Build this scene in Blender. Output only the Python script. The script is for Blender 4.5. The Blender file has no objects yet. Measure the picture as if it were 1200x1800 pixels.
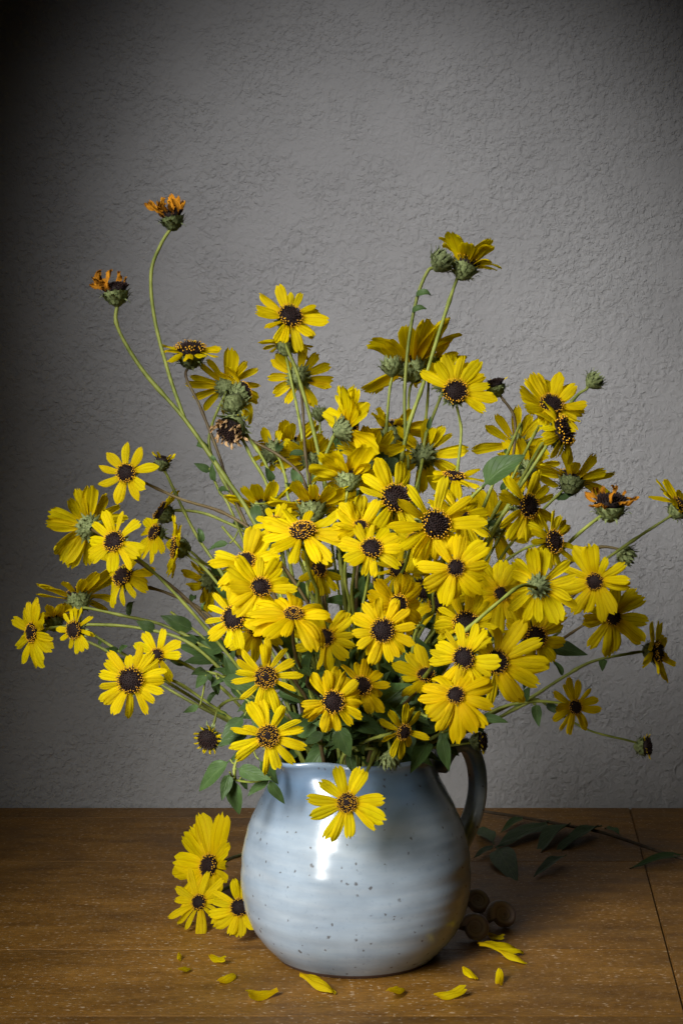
import bpy, bmesh, math, random
from mathutils import Vector, Matrix, noise
R = math.radians
SC = bpy.context.scene
COL = SC.collection

# ---------------------------------------------------------------- camera
F = 2323.0                      # focal length in photo pixels (photo 1200 x 1800)
CAM = Vector((0.0, -1.0, 0.337)); PITCH = R(0.25)
cd = bpy.data.cameras.new('camera'); cam = bpy.data.objects.new('camera', cd); COL.objects.link(cam)
cam.location = CAM; cam.rotation_euler = (R(90) - PITCH, 0, 0)
cd.sensor_fit = 'VERTICAL'; cd.sensor_height = 36.0; cd.lens = 36.0 * F / 1800.0
cd.clip_start = 0.02; cd.clip_end = 50
SC.camera = cam
SC.render.resolution_x = 682; SC.render.resolution_y = 1024

def ray(px, py):
    d = Vector(((px - 600) / F, 1.0, (900 - py) / F))
    return Matrix.Rotation(-PITCH, 3, 'X') @ d
def at(px, py, Y):              # pixel -> point at distance Y behind the jug axis
    d = ray(px, py); return CAM + d * ((Y - CAM.y) / d.y)
def tab(px, py, z=0.0):         # pixel -> point on the table
    d = ray(px, py); return CAM + d * ((z - CAM.z) / d.z)

# ---------------------------------------------------------------- light
w = bpy.data.worlds.new('World'); SC.world = w; w.use_nodes = True
bg = w.node_tree.nodes['Background']
bg.inputs[0].default_value = (0.80, 0.88, 1.0, 1); bg.inputs[1].default_value = 0.003
def aim(o, target):
    o.rotation_euler = (Vector(target) - o.location).to_track_quat('-Z', 'Y').to_euler()
ld = bpy.data.lights.new('window_light', 'AREA'); key = bpy.data.objects.new('window_light', ld); COL.objects.link(key)
ld.shape = 'RECTANGLE'; ld.size = 0.12; ld.size_y = 0.50; ld.energy = 0.62; ld.color = (1.0, 0.985, 0.95); ld.spread = R(50)
key.location = (-0.47, -0.74, 0.36); aim(key, (0.02, -0.06, 0.13))
fd = bpy.data.lights.new('soft_window_light', 'AREA'); fill = bpy.data.objects.new('soft_window_light', fd); COL.objects.link(fill)
fd.shape = 'RECTANGLE'; fd.size = 0.36; fd.size_y = 0.60; fd.energy = 2.4; fd.color = (1.0, 0.985, 0.955); fd.spread = R(50)
fill.location = (-0.50, -0.80, 0.82); aim(fill, (-0.02, -0.08, 0.33))
sd = bpy.data.lights.new('wall_light', 'SPOT'); spot = bpy.data.objects.new('wall_light', sd); COL.objects.link(spot)  # added spot for the bright pool on the wall, no lamp of the room
sd.energy = 86.0; sd.spot_size = R(30); sd.spot_blend = 1.0; sd.shadow_soft_size = 0.12; sd.color = (1.0, 0.985, 0.985)
spot.location = (-0.30, -0.95, 1.45); aim(spot, at(715, 500, 0.47))

vs = SC.view_settings
vs.view_transform = 'Standard'; vs.look = 'None'; vs.exposure = 0.0; vs.gamma = 1.0; vs.use_curve_mapping = False
SC.render.engine = 'CYCLES'
SC.cycles.use_denoising = True
SC.cycles.max_bounces = 8; SC.cycles.transmission_bounces = 4

# ---------------------------------------------------------------- materials
def new_mat(name):
    m = bpy.data.materials.new(name); m.use_nodes = True
    nt = m.node_tree; return m, nt, nt.nodes, nt.links, nt.nodes['Principled BSDF']
def nd(ns, t, **kw):
    n = ns.new(t)
    for k, v in kw.items():
        if k.startswith('i_'):
            n.inputs[int(k[2:]) if k[2:].isdigit() else k[2:].replace('_', ' ')].default_value = v
        else: setattr(n, k, v)
    return n
def ramp(ns, stops, interp='LINEAR'):
    n = ns.new('ShaderNodeValToRGB'); cr = n.color_ramp; cr.interpolation = interp
    while len(cr.elements) < len(stops): cr.elements.new(0.5)
    for e, (p, c) in zip(cr.elements, stops):
        e.position = p; e.color = (c, c, c, 1) if isinstance(c, (int, float)) else (*c, 1)
    return n
def mixc(ns, ls, fac, a, b, mode='MIX'):
    n = ns.new('ShaderNodeMix'); n.data_type = 'RGBA'; n.blend_type = mode
    for s, v in ((0, fac), (6, a), (7, b)):
        if hasattr(v, 'is_output') or hasattr(v, 'links'): ls.new(v, n.inputs[s])
        else: n.inputs[s].default_value = v if isinstance(v, (int, float)) else ((*v, 1) if len(v) == 3 else v)
    return n.outputs[2]
def math_n(ns, ls, op, a, b=None, clamp=False):
    n = ns.new('ShaderNodeMath'); n.operation = op; n.use_clamp = clamp
    for i, v in enumerate((a, b)):
        if v is None: continue
        if isinstance(v, (int, float)): n.inputs[i].default_value = v
        else: ls.new(v, n.inputs[i])
    return n.outputs[0]

def petal_mat(name, cols, trans=0.55, rough=0.55):
    m, nt, ns, ls, b = new_mat(name)
    uv = nd(ns, 'ShaderNodeUVMap'); oi = nd(ns, 'ShaderNodeObjectInfo')
    sep = nd(ns, 'ShaderNodeSeparateXYZ'); ls.new(uv.outputs[0], sep.inputs[0])
    mp = nd(ns, 'ShaderNodeMapping'); mp.inputs['Scale'].default_value = (1.1, 22, 1); ls.new(uv.outputs[0], mp.inputs[0])
    off = nd(ns, 'ShaderNodeVectorMath', operation='ADD'); ls.new(mp.outputs[0], off.inputs[0])
    sc = math_n(ns, ls, 'MULTIPLY', oi.outputs['Random'], 37.0); ls.new(sc, off.inputs[1])
    nz = nd(ns, 'ShaderNodeTexNoise'); nz.inputs['Scale'].default_value = 2.2; nz.inputs['Detail'].default_value = 3
    ls.new(off.outputs[0], nz.inputs['Vector'])
    r1 = ramp(ns, [(0.3, cols[0]), (0.62, cols[1])]); ls.new(nz.outputs[0], r1.inputs[0])
    ln = ramp(ns, [(0.0, 0.25), (0.06, 0.0), (0.28, 0.0), (0.335, 1.0), (0.39, 0.0), (0.61, 0.0), (0.665, 1.0), (0.72, 0.0)]); ls.new(sep.outputs[1], ln.inputs[0])  # darker lines along the pleat grooves, their shade painted into the colour
    # a little warmer close to the disc, and a per-petal shift
    r2 = ramp(ns, [(0.0, 0.75), (0.35, 0.0)]); ls.new(sep.outputs[0], r2.inputs[0])
    c = mixc(ns, ls, r2.outputs[0], r1.outputs[0], cols[2])
    c = mixc(ns, ls, math_n(ns, ls, 'MULTIPLY', ln.outputs[0], 0.5), c, tuple(x_ * .55 for x_ in cols[2]))
    hue = nd(ns, 'ShaderNodeSeparateColor'); ls.new(oi.outputs['Color'], hue.inputs[0])
    f = math_n(ns, ls, 'ADD', math_n(ns, ls, 'MULTIPLY', oi.outputs['Random'], 0.30), hue.outputs[0], True)
    c = mixc(ns, ls, f, c, cols[2])
    # faint bruises and a duller tone on some petals
    bz = nd(ns, 'ShaderNodeTexNoise'); bz.inputs['Scale'].default_value = 2.6; bz.inputs['Detail'].default_value = 4
    bo = nd(ns, 'ShaderNodeVectorMath', operation='ADD'); ls.new(uv.outputs[0], bo.inputs[0]); ls.new(sc, bo.inputs[1]); ls.new(bo.outputs[0], bz.inputs['Vector'])
    br = ramp(ns, [(0.60, 0.0), (0.72, 0.35)]); ls.new(bz.outputs[0], br.inputs[0])
    c = mixc(ns, ls, br.outputs[0], c, tuple(x_ * .55 for x_ in cols[2]))
    hv = nd(ns, 'ShaderNodeHueSaturation'); ls.new(c, hv.inputs['Color'])
    vv_ = math_n(ns, ls, 'MULTIPLY_ADD', math_n(ns, ls, 'FRACT', math_n(ns, ls, 'MULTIPLY', oi.outputs['Random'], 13.7)), 0.26); vv_.node.inputs[2].default_value = 0.84; ls.new(vv_, hv.inputs['Value']); c = hv.outputs[0]
    ls.new(c, b.inputs['Base Color']); b.inputs['Roughness'].default_value = rough
    b.inputs['Specular IOR Level'].default_value = 0.10
    bp = nd(ns, 'ShaderNodeBump'); bp.inputs['Strength'].default_value = 0.6; bp.inputs['Distance'].default_value = 0.0008
    ls.new(nz.outputs[0], bp.inputs['Height']); ls.new(bp.outputs[0], b.inputs['Normal'])
    tr = nd(ns, 'ShaderNodeBsdfTranslucent'); ls.new(c, tr.inputs[0])
    mx = nd(ns, 'ShaderNodeMixShader'); mx.inputs[0].default_value = trans
    ls.new(b.outputs[0], mx.inputs[1]); ls.new(tr.outputs[0], mx.inputs[2])
    ls.new(mx.outputs[0], ns['Material Output'].inputs[0])
    return m
M_PETAL = petal_mat('petal_yellow', [(0.70, 0.54, 0.001), (0.88, 0.76, 0.002), (0.78, 0.49, 0.001)])
M_DRY = petal_mat('petal_withered_orange', [(0.45, 0.16, 0.008), (0.62, 0.28, 0.015), (0.22, 0.07, 0.01)], 0.15, 0.8)
M_BROWN = petal_mat('petal_withered_tan', [(0.46, 0.27, 0.11), (0.70, 0.50, 0.28), (0.34, 0.17, 0.06)], 0.15, 0.85)

def noise_mat(name, a, b_, scale, rough=0.7, bump=0.3, dist=0.0005, trans=0.0, spec=0.3):
    m, nt, ns, ls, b = new_mat(name)
    tc = nd(ns, 'ShaderNodeTexCoord'); oi = nd(ns, 'ShaderNodeObjectInfo')
    nz = nd(ns, 'ShaderNodeTexNoise'); nz.inputs['Scale'].default_value = scale; nz.inputs['Detail'].default_value = 5
    g = nd(ns, 'ShaderNodeNewGeometry'); ls.new(g.outputs['Position'], nz.inputs['Vector'])
    r = ramp(ns, [(0.32, a), (0.68, b_)]); ls.new(nz.outputs[0], r.inputs[0])
    v = math_n(ns, ls, 'MULTIPLY_ADD', oi.outputs['Random'], 0.5); v.node.inputs[2].default_value = 0.75
    hs = nd(ns, 'ShaderNodeHueSaturation'); ls.new(r.outputs[0], hs.inputs['Color']); ls.new(v, hs.inputs['Value'])
    ls.new(hs.outputs[0], b.inputs['Base Color']); b.inputs['Roughness'].default_value = rough
    b.inputs['Specular IOR Level'].default_value = spec
    bp = nd(ns, 'ShaderNodeBump'); bp.inputs['Strength'].default_value = bump; bp.inputs['Distance'].default_value = dist
    ls.new(nz.outputs[0], bp.inputs['Height']); ls.new(bp.outputs[0], b.inputs['Normal'])
    if trans:
        tr = nd(ns, 'ShaderNodeBsdfTranslucent'); ls.new(hs.outputs[0], tr.inputs[0])
        mx = nd(ns, 'ShaderNodeMixShader'); mx.inputs[0].default_value = trans
        ls.new(b.outputs[0], mx.inputs[1]); ls.new(tr.outputs[0], mx.inputs[2]); ls.new(mx.outputs[0], ns['Material Output'].inputs[0])
    return m
M_DISC = noise_mat('disc_dark', (0.004, 0.0016, 0.0018), (0.014, 0.005, 0.004), 900, 0.8)
M_FLORET = noise_mat('floret_dark', (0.006, 0.0022, 0.0022), (0.024, 0.008, 0.005), 700, 0.7)
M_POLLEN = noise_mat('pollen_gold', (0.46, 0.20, 0.006), (0.75, 0.42, 0.012), 500, 0.7)
M_CALYX = noise_mat('calyx_green', (0.060, 0.080, 0.022), (0.19, 0.22, 0.09), 600, 0.8, 0.5)
M_STEM = noise_mat('stem_green', (0.10, 0.125, 0.014), (0.22, 0.245, 0.045), 90, 0.6, 0.4)
M_STEM_RED = noise_mat('stem_brownish', (0.05, 0.030, 0.014), (0.10, 0.075, 0.025), 90, 0.6, 0.4)
M_WOODY = noise_mat('stem_woody', (0.03, 0.02, 0.012), (0.07, 0.05, 0.03), 120, 0.8, 0.4)

def leaf_mat():
    m, nt, ns, ls, b = new_mat('leaf_green')
    uv = nd(ns, 'ShaderNodeUVMap'); oi = nd(ns, 'ShaderNodeObjectInfo')
    sep = nd(ns, 'ShaderNodeSeparateXYZ'); ls.new(uv.outputs[0], sep.inputs[0])
    g = nd(ns, 'ShaderNodeNewGeometry')
    nz = nd(ns, 'ShaderNodeTexNoise'); nz.inputs['Scale'].default_value = 160; nz.inputs['Detail'].default_value = 4
    ls.new(g.outputs['Position'], nz.inputs['Vector'])
    r = ramp(ns, [(0.3, (0.016, 0.042, 0.008)), (0.7, (0.040, 0.084, 0.018))]); ls.new(nz.outputs[0], r.inputs[0])
    # veins: midrib along v = 0.5 and slanted side veins
    av = math_n(ns, ls, 'ABSOLUTE', math_n(ns, ls, 'SUBTRACT', sep.outputs[1], 0.5))
    mid = ramp(ns, [(0.0, 1.0), (0.05, 0.0)]); ls.new(av, mid.inputs[0])
    sv = math_n(ns, ls, 'FRACT', math_n(ns, ls, 'MULTIPLY', math_n(ns, ls, 'SUBTRACT', sep.outputs[0], math_n(ns, ls, 'MULTIPLY', av, 0.8)), 6.0))
    side = ramp(ns, [(0.0, 0.6), (0.10, 0.0), (0.90, 0.0), (1.0, 0.6)]); ls.new(sv, side.inputs[0])
    vein = math_n(ns, ls, 'MAXIMUM', mid.outputs[0], side.outputs[0])
    c = mixc(ns, ls, math_n(ns, ls, 'MULTIPLY', vein, 0.45), r.outputs[0], (0.12, 0.17, 0.07))
    c = mixc(ns, ls, math_n(ns, ls, 'MULTIPLY', g.outputs['Backfacing'], 0.3), c, (0.09, 0.14, 0.05))
    v = math_n(ns, ls, 'MULTIPLY_ADD', oi.outputs['Random'], 0.6); v.node.inputs[2].default_value = 0.7
    hs = nd(ns, 'ShaderNodeHueSaturation'); ls.new(c, hs.inputs['Color']); ls.new(v, hs.inputs['Value'])
    ls.new(hs.outputs[0], b.inputs['Base Color']); b.inputs['Roughness'].default_value = 0.5; b.inputs['Specular IOR Level'].default_value = 0.22
    bp = nd(ns, 'ShaderNodeBump'); bp.inputs['Strength'].default_value = 0.5; bp.inputs['Distance'].default_value = 0.0008; bp.invert = True
    ls.new(vein, bp.inputs['Height']); ls.new(bp.outputs[0], b.inputs['Normal'])
    tr = nd(ns, 'ShaderNodeBsdfTranslucent'); ls.new(hs.outputs[0], tr.inputs[0])
    mx = nd(ns, 'ShaderNodeMixShader'); mx.inputs[0].default_value = 0.22
    ls.new(b.outputs[0], mx.inputs[1]); ls.new(tr.outputs[0], mx.inputs[2]); ls.new(mx.outputs[0], ns['Material Output'].inputs[0])
    return m
M_LEAF = leaf_mat()

def wall_mat():
    m, nt, ns, ls, b = new_mat('plaster_knockdown')
    g = nd(ns, 'ShaderNodeNewGeometry')
    wz = nd(ns, 'ShaderNodeTexNoise'); wz.inputs['Scale'].default_value = 70; wz.inputs['Detail'].default_value = 3
    ls.new(g.outputs['Position'], wz.inputs['Vector'])
    wv = nd(ns, 'ShaderNodeVectorMath', operation='MULTIPLY_ADD'); wv.inputs[1].default_value = (0.008,) * 3
    ls.new(wz.outputs['Color'], wv.inputs[0]); ls.new(g.outputs['Position'], wv.inputs[2])
    n1 = nd(ns, 'ShaderNodeTexNoise'); n1.inputs['Scale'].default_value = 112; n1.inputs['Detail'].default_value = 4.5; n1.inputs['Roughness'].default_value = 0.52
    ls.new(wv.outputs[0], n1.inputs['Vector'])
    p1 = ramp(ns, [(0.0, 0.0), (0.40, 0.06), (0.55, 0.85), (0.64, 0.97), (1.0, 1.0)]); ls.new(n1.outputs[0], p1.inputs[0])
    n2 = nd(ns, 'ShaderNodeTexNoise'); n2.inputs['Scale'].default_value = 230; n2.inputs['Detail'].default_value = 2
    ls.new(wv.outputs[0], n2.inputs['Vector'])
    p2 = ramp(ns, [(0.56, 0.0), (0.66, 1.0)]); ls.new(n2.outputs[0], p2.inputs[0])
    n3 = nd(ns, 'ShaderNodeTexNoise'); n3.inputs['Scale'].default_value = 9; n3.inputs['Detail'].default_value = 2
    ls.new(g.outputs['Position'], n3.inputs['Vector'])
    h = math_n(ns, ls, 'ADD', p1.outputs[0], math_n(ns, ls, 'MULTIPLY', p2.outputs[0], 0.6))
    n4 = nd(ns, 'ShaderNodeTexNoise'); n4.inputs['Scale'].default_value = 22; n4.inputs['Detail'].default_value = 2; ls.new(g.outputs['Position'], n4.inputs['Vector'])
    p4 = ramp(ns, [(0.36, 0.42), (0.56, 1.0)]); ls.new(n4.outputs[0], p4.inputs[0])      # smoother trowelled patches
    h = math_n(ns, ls, 'MULTIPLY', h, p4.outputs[0])
    h = math_n(ns, ls, 'ADD', h, math_n(ns, ls, 'MULTIPLY', n3.outputs[0], 2.0))
    bp = nd(ns, 'ShaderNodeBump'); bp.inputs['Strength'].default_value = 0.75; bp.inputs['Distance'].default_value = 0.0014
    ls.new(h, bp.inputs['Height']); ls.new(bp.outputs[0], b.inputs['Normal'])
    c = ramp(ns, [(0.3, (0.262, 0.260, 0.262)), (0.7, (0.294, 0.292, 0.294))]); ls.new(n3.outputs[0], c.inputs[0])
    ls.new(c.outputs[0], b.inputs['Base Color']); b.inputs['Roughness'].default_value = 0.75; b.inputs['Specular IOR Level'].default_value = 0.2
    return m
M_WALL = wall_mat()

def wood_mat():
    m, nt, ns, ls, b = new_mat('worn_wood')
    g = nd(ns, 'ShaderNodeNewGeometry'); oi = nd(ns, 'ShaderNodeObjectInfo')
    off = nd(ns, 'ShaderNodeCombineXYZ'); ls.new(math_n(ns, ls, 'MULTIPLY', oi.outputs['Random'], 9.0), off.inputs[0])
    pos = nd(ns, 'ShaderNodeVectorMath', operation='ADD'); ls.new(g.outputs['Position'], pos.inputs[0]); ls.new(off.outputs[0], pos.inputs[1])
    def stretched(sx, sy, scale, detail, rough=0.6):
        mp = nd(ns, 'ShaderNodeMapping'); mp.inputs['Scale'].default_value = (sx, sy, sy); ls.new(pos.outputs[0], mp.inputs[0])
        n = nd(ns, 'ShaderNodeTexNoise'); n.inputs['Scale'].default_value = scale; n.inputs['Detail'].default_value = detail
        n.inputs['Roughness'].default_value = rough; ls.new(mp.outputs[0], n.inputs['Vector']); return n.outputs[0]
    grain = stretched(13, 42, 1.4, 8); fine = stretched(150, 380, 1.0, 5); blot = stretched(8, 14, 1.0, 5); fleck = stretched(210, 430, 1.0, 2.5, 0.5); fleck2 = stretched(420, 760, 1.0, 2.0)
    c1 = ramp(ns, [(0.25, (0.15, 0.070, 0.016)), (0.50, (0.245, 0.122, 0.030)), (0.78, (0.335, 0.178, 0.050))]); ls.new(grain, c1.inputs[0])
    f1 = ramp(ns, [(0.35, 0.45), (0.62, 1.0)]); ls.new(fine, f1.inputs[0])
    c = mixc(ns, ls, 0.6, c1.outputs[0], f1.outputs[0], 'MULTIPLY')
    bl = ramp(ns, [(0.34, 0.50), (0.62, 1.0)]); ls.new(blot, bl.inputs[0])
    c = mixc(ns, ls, 0.8, c, bl.outputs[0], 'MULTIPLY')
    k1 = ramp(ns, [(0.62, 0.0), (0.68, 1.0)]); ls.new(fleck, k1.inputs[0])
    k2 = ramp(ns, [(0.66, 0.0), (0.72, 0.8)]); ls.new(fleck2, k2.inputs[0])
    # fine scratches
    mp = nd(ns, 'ShaderNodeMapping'); mp.inputs['Rotation'].default_value = (0, 0, 0.7); mp.inputs['Scale'].default_value = (14, 600, 1); ls.new(pos.outputs[0], mp.inputs[0])
    sn = nd(ns, 'ShaderNodeTexNoise'); sn.inputs['Scale'].default_value = 1; sn.inputs['Detail'].default_value = 1; ls.new(mp.outputs[0], sn.inputs['Vector'])
    k3 = ramp(ns, [(0.73, 0.0), (0.77, 0.35)]); ls.new(sn.outputs[0], k3.inputs[0])
    kb = ramp(ns, [(0.35, 0.35), (0.62, 1.0)]); ls.new(blot, kb.inputs[0])
    k = math_n(ns, ls, 'MULTIPLY', math_n(ns, ls, 'MAXIMUM', k1.outputs[0], k2.outputs[0]), kb.outputs[0])
    k = math_n(ns, ls, 'MAXIMUM', k, k3.outputs[0])
    c = mixc(ns, ls, math_n(ns, ls, 'MULTIPLY', k, 0.62), c, (0.62, 0.50, 0.36))
    v = math_n(ns, ls, 'MULTIPLY_ADD', oi.outputs['Random'], 0.3); v.node.inputs[2].default_value = 0.76
    hs = nd(ns, 'ShaderNodeHueSaturation'); ls.new(c, hs.inputs['Color']); ls.new(v, hs.inputs['Value'])
    hs.inputs['Saturation'].default_value = 1.06
    ls.new(hs.outputs[0], b.inputs['Base Color'])
    rr = ramp(ns, [(0.3, 0.42), (0.7, 0.62)]); ls.new(blot, rr.inputs[0]); ls.new(rr.outputs[0], b.inputs['Roughness'])
    b.inputs['Specular IOR Level'].default_value = 0.25
    bp = nd(ns, 'ShaderNodeBump'); bp.inputs['Strength'].default_value = 0.35; bp.inputs['Distance'].default_value = 0.0005
    hh = math_n(ns, ls, 'ADD', fine, math_n(ns, ls, 'MULTIPLY', k, -0.6)); ls.new(hh, bp.inputs['Height']); ls.new(bp.outputs[0], b.inputs['Normal'])
    return m
M_WOOD = wood_mat()

def glaze_mat():
    m, nt, ns, ls, b = new_mat('pale_blue_glaze')
    tc = nd(ns, 'ShaderNodeTexCoord'); sep = nd(ns, 'ShaderNodeSeparateXYZ'); ls.new(tc.outputs['Object'], sep.inputs[0])
    def nz(sc, scale, detail=4):
        mp = nd(ns, 'ShaderNodeMapping'); mp.inputs['Scale'].default_value = sc; ls.new(tc.outputs['Object'], mp.inputs[0])
        n = nd(ns, 'ShaderNodeTexNoise'); n.inputs['Scale'].default_value = scale; n.inputs['Detail'].default_value = detail
        ls.new(mp.outputs[0], n.inputs['Vector']); return n.outputs[0]
    band = nz((9, 9, 75), 1.5, 4); cloud = nz((1, 1, 1.4), 26, 5); fine = nz((1, 1, 1), 330, 2)
    c = ramp(ns, [(0.28, (0.235, 0.298, 0.368)), (0.52, (0.290, 0.350, 0.412)), (0.78, (0.35, 0.402, 0.452))]); ls.new(band, c.inputs[0])
    cl = ramp(ns, [(0.35, 0.72), (0.65, 1.0)]); ls.new(cloud, cl.inputs[0])
    col = mixc(ns, ls, 0.8, c.outputs[0], cl.outputs[0], 'MULTIPLY')
    # the glaze pools bluer round the neck and rim
    neck = ramp(ns, [(0.106 / 0.16, 0.0), (0.126 / 0.16, 0.75), (0.134 / 0.16, 0.9), (0.145 / 0.16, 0.8), (0.154 / 0.16, 0.45)])
    zz = math_n(ns, ls, 'DIVIDE', sep.outputs[2], 0.16)
    zz = math_n(ns, ls, 'ADD', zz, math_n(ns, ls, 'MULTIPLY', math_n(ns, ls, 'SUBTRACT', cloud, 0.5), 0.16)); ls.new(zz, neck.inputs[0])
    col = mixc(ns, ls, neck.outputs[0], col, (0.085, 0.145, 0.235))
    fs = ramp(ns, [(0.62, 0.0), (0.70, 0.5)]); ls.new(fine, fs.inputs[0])
    col = mixc(ns, ls, math_n(ns, ls, 'MULTIPLY', fs.outputs[0], 0.25), col, (0.08, 0.12, 0.18))
    # iron specks
    def specks(scale, lo, hi, keep, seed):
        mp = nd(ns, 'ShaderNodeMapping'); mp.inputs['Location'].default_value = (seed,) * 3; ls.new(tc.outputs['Object'], mp.inputs[0])
        jn = nd(ns, 'ShaderNodeTexNoise'); jn.inputs['Scale'].default_value = 420; ls.new(mp.outputs[0], jn.inputs['Vector'])
        jv = nd(ns, 'ShaderNodeVectorMath', operation='MULTIPLY_ADD'); jv.inputs[1].default_value = (0.0035,) * 3
        ls.new(jn.outputs['Color'], jv.inputs[0]); ls.new(mp.outputs[0], jv.inputs[2])
        vo = nd(ns, 'ShaderNodeTexVoronoi'); vo.inputs['Scale'].default_value = scale; ls.new(jv.outputs[0], vo.inputs['Vector'])
        d = ramp(ns, [(lo, 1.0), (hi, 0.0)]); ls.new(vo.outputs['Distance'], d.inputs[0])
        sp = nd(ns, 'ShaderNodeSeparateColor'); ls.new(vo.outputs['Color'], sp.inputs[0])
        return math_n(ns, ls, 'MULTIPLY', d.outputs[0], math_n(ns, ls, 'LESS_THAN', sp.outputs[0], keep))
    s = math_n(ns, ls, 'MAXIMUM', specks(100, 0.09, 0.18, 0.22, 0.0), specks(190, 0.10, 0.22, 0.25, 3.1))
    s = math_n(ns, ls, 'MAXIMUM', s, specks(66, 0.06, 0.11, 0.20, 7.7))
    col = mixc(ns, ls, math_n(ns, ls, 'MULTIPLY', s, 0.72), col, (0.045, 0.032, 0.022))
    # bare brown clay at the foot
    ft = ramp(ns, [(0.0, 1.0), (0.0026 / 0.16, 1.0), (0.0036 / 0.16, 0.0)]); ls.new(math_n(ns, ls, 'DIVIDE', sep.outputs[2], 0.16), ft.inputs[0])
    col = mixc(ns, ls, ft.outputs[0], col, (0.06, 0.030, 0.018))
    ls.new(col, b.inputs['Base Color'])
    rg = math_n(ns, ls, 'MULTIPLY_ADD', ft.outputs[0], 0.5); rg.node.inputs[2].default_value = 0.21
    ls.new(rg, b.inputs['Roughness']); b.inputs['Specular IOR Level'].default_value = 0.55
    bp = nd(ns, 'ShaderNodeBump'); bp.inputs['Strength'].default_value = 0.12; bp.inputs['Distance'].default_value = 0.0010
    hh = math_n(ns, ls, 'ADD', math_n(ns, ls, 'ADD', band, math_n(ns, ls, 'MULTIPLY', cloud, 0.6)), math_n(ns, ls, 'MULTIPLY', fine, 0.12))
    hh = math_n(ns, ls, 'SUBTRACT', hh, math_n(ns, ls, 'MULTIPLY', s, 0.25))
    ls.new(hh, bp.inputs['Height']); ls.new(bp.outputs[0], b.inputs['Normal'])
    return m
M_GLAZE = glaze_mat()

def shell_mat():
    m, nt, ns, ls, b = new_mat('snail_shell')
    uv = nd(ns, 'ShaderNodeUVMap'); mp = nd(ns, 'ShaderNodeMapping'); mp.inputs['Scale'].default_value = (1, 1, 1); ls.new(uv.outputs[0], mp.inputs[0])
    wv = nd(ns, 'ShaderNodeTexWave'); wv.bands_direction = 'X'; wv.inputs['Scale'].default_value = 16; wv.inputs['Distortion'].default_value = 3; wv.inputs['Detail'].default_value = 3
    ls.new(mp.outputs[0], wv.inputs['Vector'])
    sep = nd(ns, 'ShaderNodeSeparateXYZ'); ls.new(uv.outputs[0], sep.inputs[0])
    bands = ramp(ns, [(0.0, 0.0), (0.15, 1.0), (0.25, 0.1), (0.42, 1.0), (0.52, 0.2), (0.8, 0.8), (1.0, 0.0)]); ls.new(sep.outputs[1], bands.inputs[0])
    c = mixc(ns, ls, bands.outputs[0], (0.46, 0.39, 0.38), (0.17, 0.12, 0.115))
    c = mixc(ns, ls, math_n(ns, ls, 'MULTIPLY', wv.outputs['Fac'], 0.45), c, (0.40, 0.34, 0.31))
    ls.new(c, b.inputs['Base Color']); b.inputs['Roughness'].default_value = 0.7
    bp = nd(ns, 'ShaderNodeBump'); bp.inputs['Strength'].default_value = 0.3; bp.inputs['Distance'].default_value = 0.0004
    ls.new(wv.outputs['Fac'], bp.inputs['Height']); ls.new(bp.outputs[0], b.inputs['Normal'])
    return m
M_SHELL = shell_mat()

# ---------------------------------------------------------------- mesh helpers
def mesh(name, v, f, mats, uv=None, smooth=True, fm=None):
    me = bpy.data.meshes.new(name); me.from_pydata([tuple(p) for p in v], [], f)
    for m in (mats if isinstance(mats, (list, tuple)) else [mats]): me.materials.append(m)
    if smooth: me.polygons.foreach_set('use_smooth', [True] * len(f))
    if fm: me.polygons.foreach_set('material_index', fm)
    if uv:
        l = me.uv_layers.new(name='UVMap')
        for lp in me.loops: l.data[lp.index].uv = uv[lp.vertex_index]
    me.update(); return me
def link(name, data, parent=None, mat=None):
    o = bpy.data.objects.new(name, data); COL.objects.link(o)
    if parent: o.parent = parent
    if mat is not None: o.matrix_local = mat
    return o
def tag(o, label, cat, group=None):
    o['label'] = label; o['category'] = cat
    if group: o['group'] = group
    return o
def thing(name, label, cat, loc, group=None):
    o = bpy.data.objects.new(name, None); COL.objects.link(o); o.location = loc; o.empty_display_size = 0.01
    return tag(o, label, cat, group)
def grid_faces(nu, nv):
    return [(i * nv + j, i * nv + j + 1, (i + 1) * nv + j + 1, (i + 1) * nv + j) for i in range(nu - 1) for j in range(nv - 1)]
def catmull(pts, per=8):
    P = [pts[0] * 2 - pts[1]] + list(pts) + [pts[-1] * 2 - pts[-2]]; out = []
    for i in range(1, len(P) - 2):
        a, b, c, d = P[i - 1:i + 3]
        for k in range(per):
            t = k / per
            out.append(0.5 * ((2 * b) + (c - a) * t + (2 * a - 5 * b + 4 * c - d) * t * t + (3 * b - a - 3 * c + d) * t ** 3))
    out.append(P[-2]); return out
def tube(path, rad, sides=8, cap=True):
    v, f = [], []; n = len(path); ref = None
    for i, p in enumerate(path):
        t = (path[min(i + 1, n - 1)] - path[max(i - 1, 0)]).normalized()
        if ref is None: ref = t.orthogonal().normalized()
        ref = (ref - t * ref.dot(t)).normalized(); bi = t.cross(ref)
        r = rad(i / (n - 1)) if callable(rad) else rad
        for k in range(sides):
            a = 2 * math.pi * k / sides; v.append(p + (ref * math.cos(a) + bi * math.sin(a)) * r)
    for i in range(n - 1):
        for k in range(sides):
            k2 = (k + 1) % sides; f.append((i * sides + k, i * sides + k2, (i + 1) * sides + k2, (i + 1) * sides + k))
    if cap: f.append(tuple(range(sides))[::-1]); f.append(tuple((n - 1) * sides + k for k in range(sides)))
    return v, f

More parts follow.
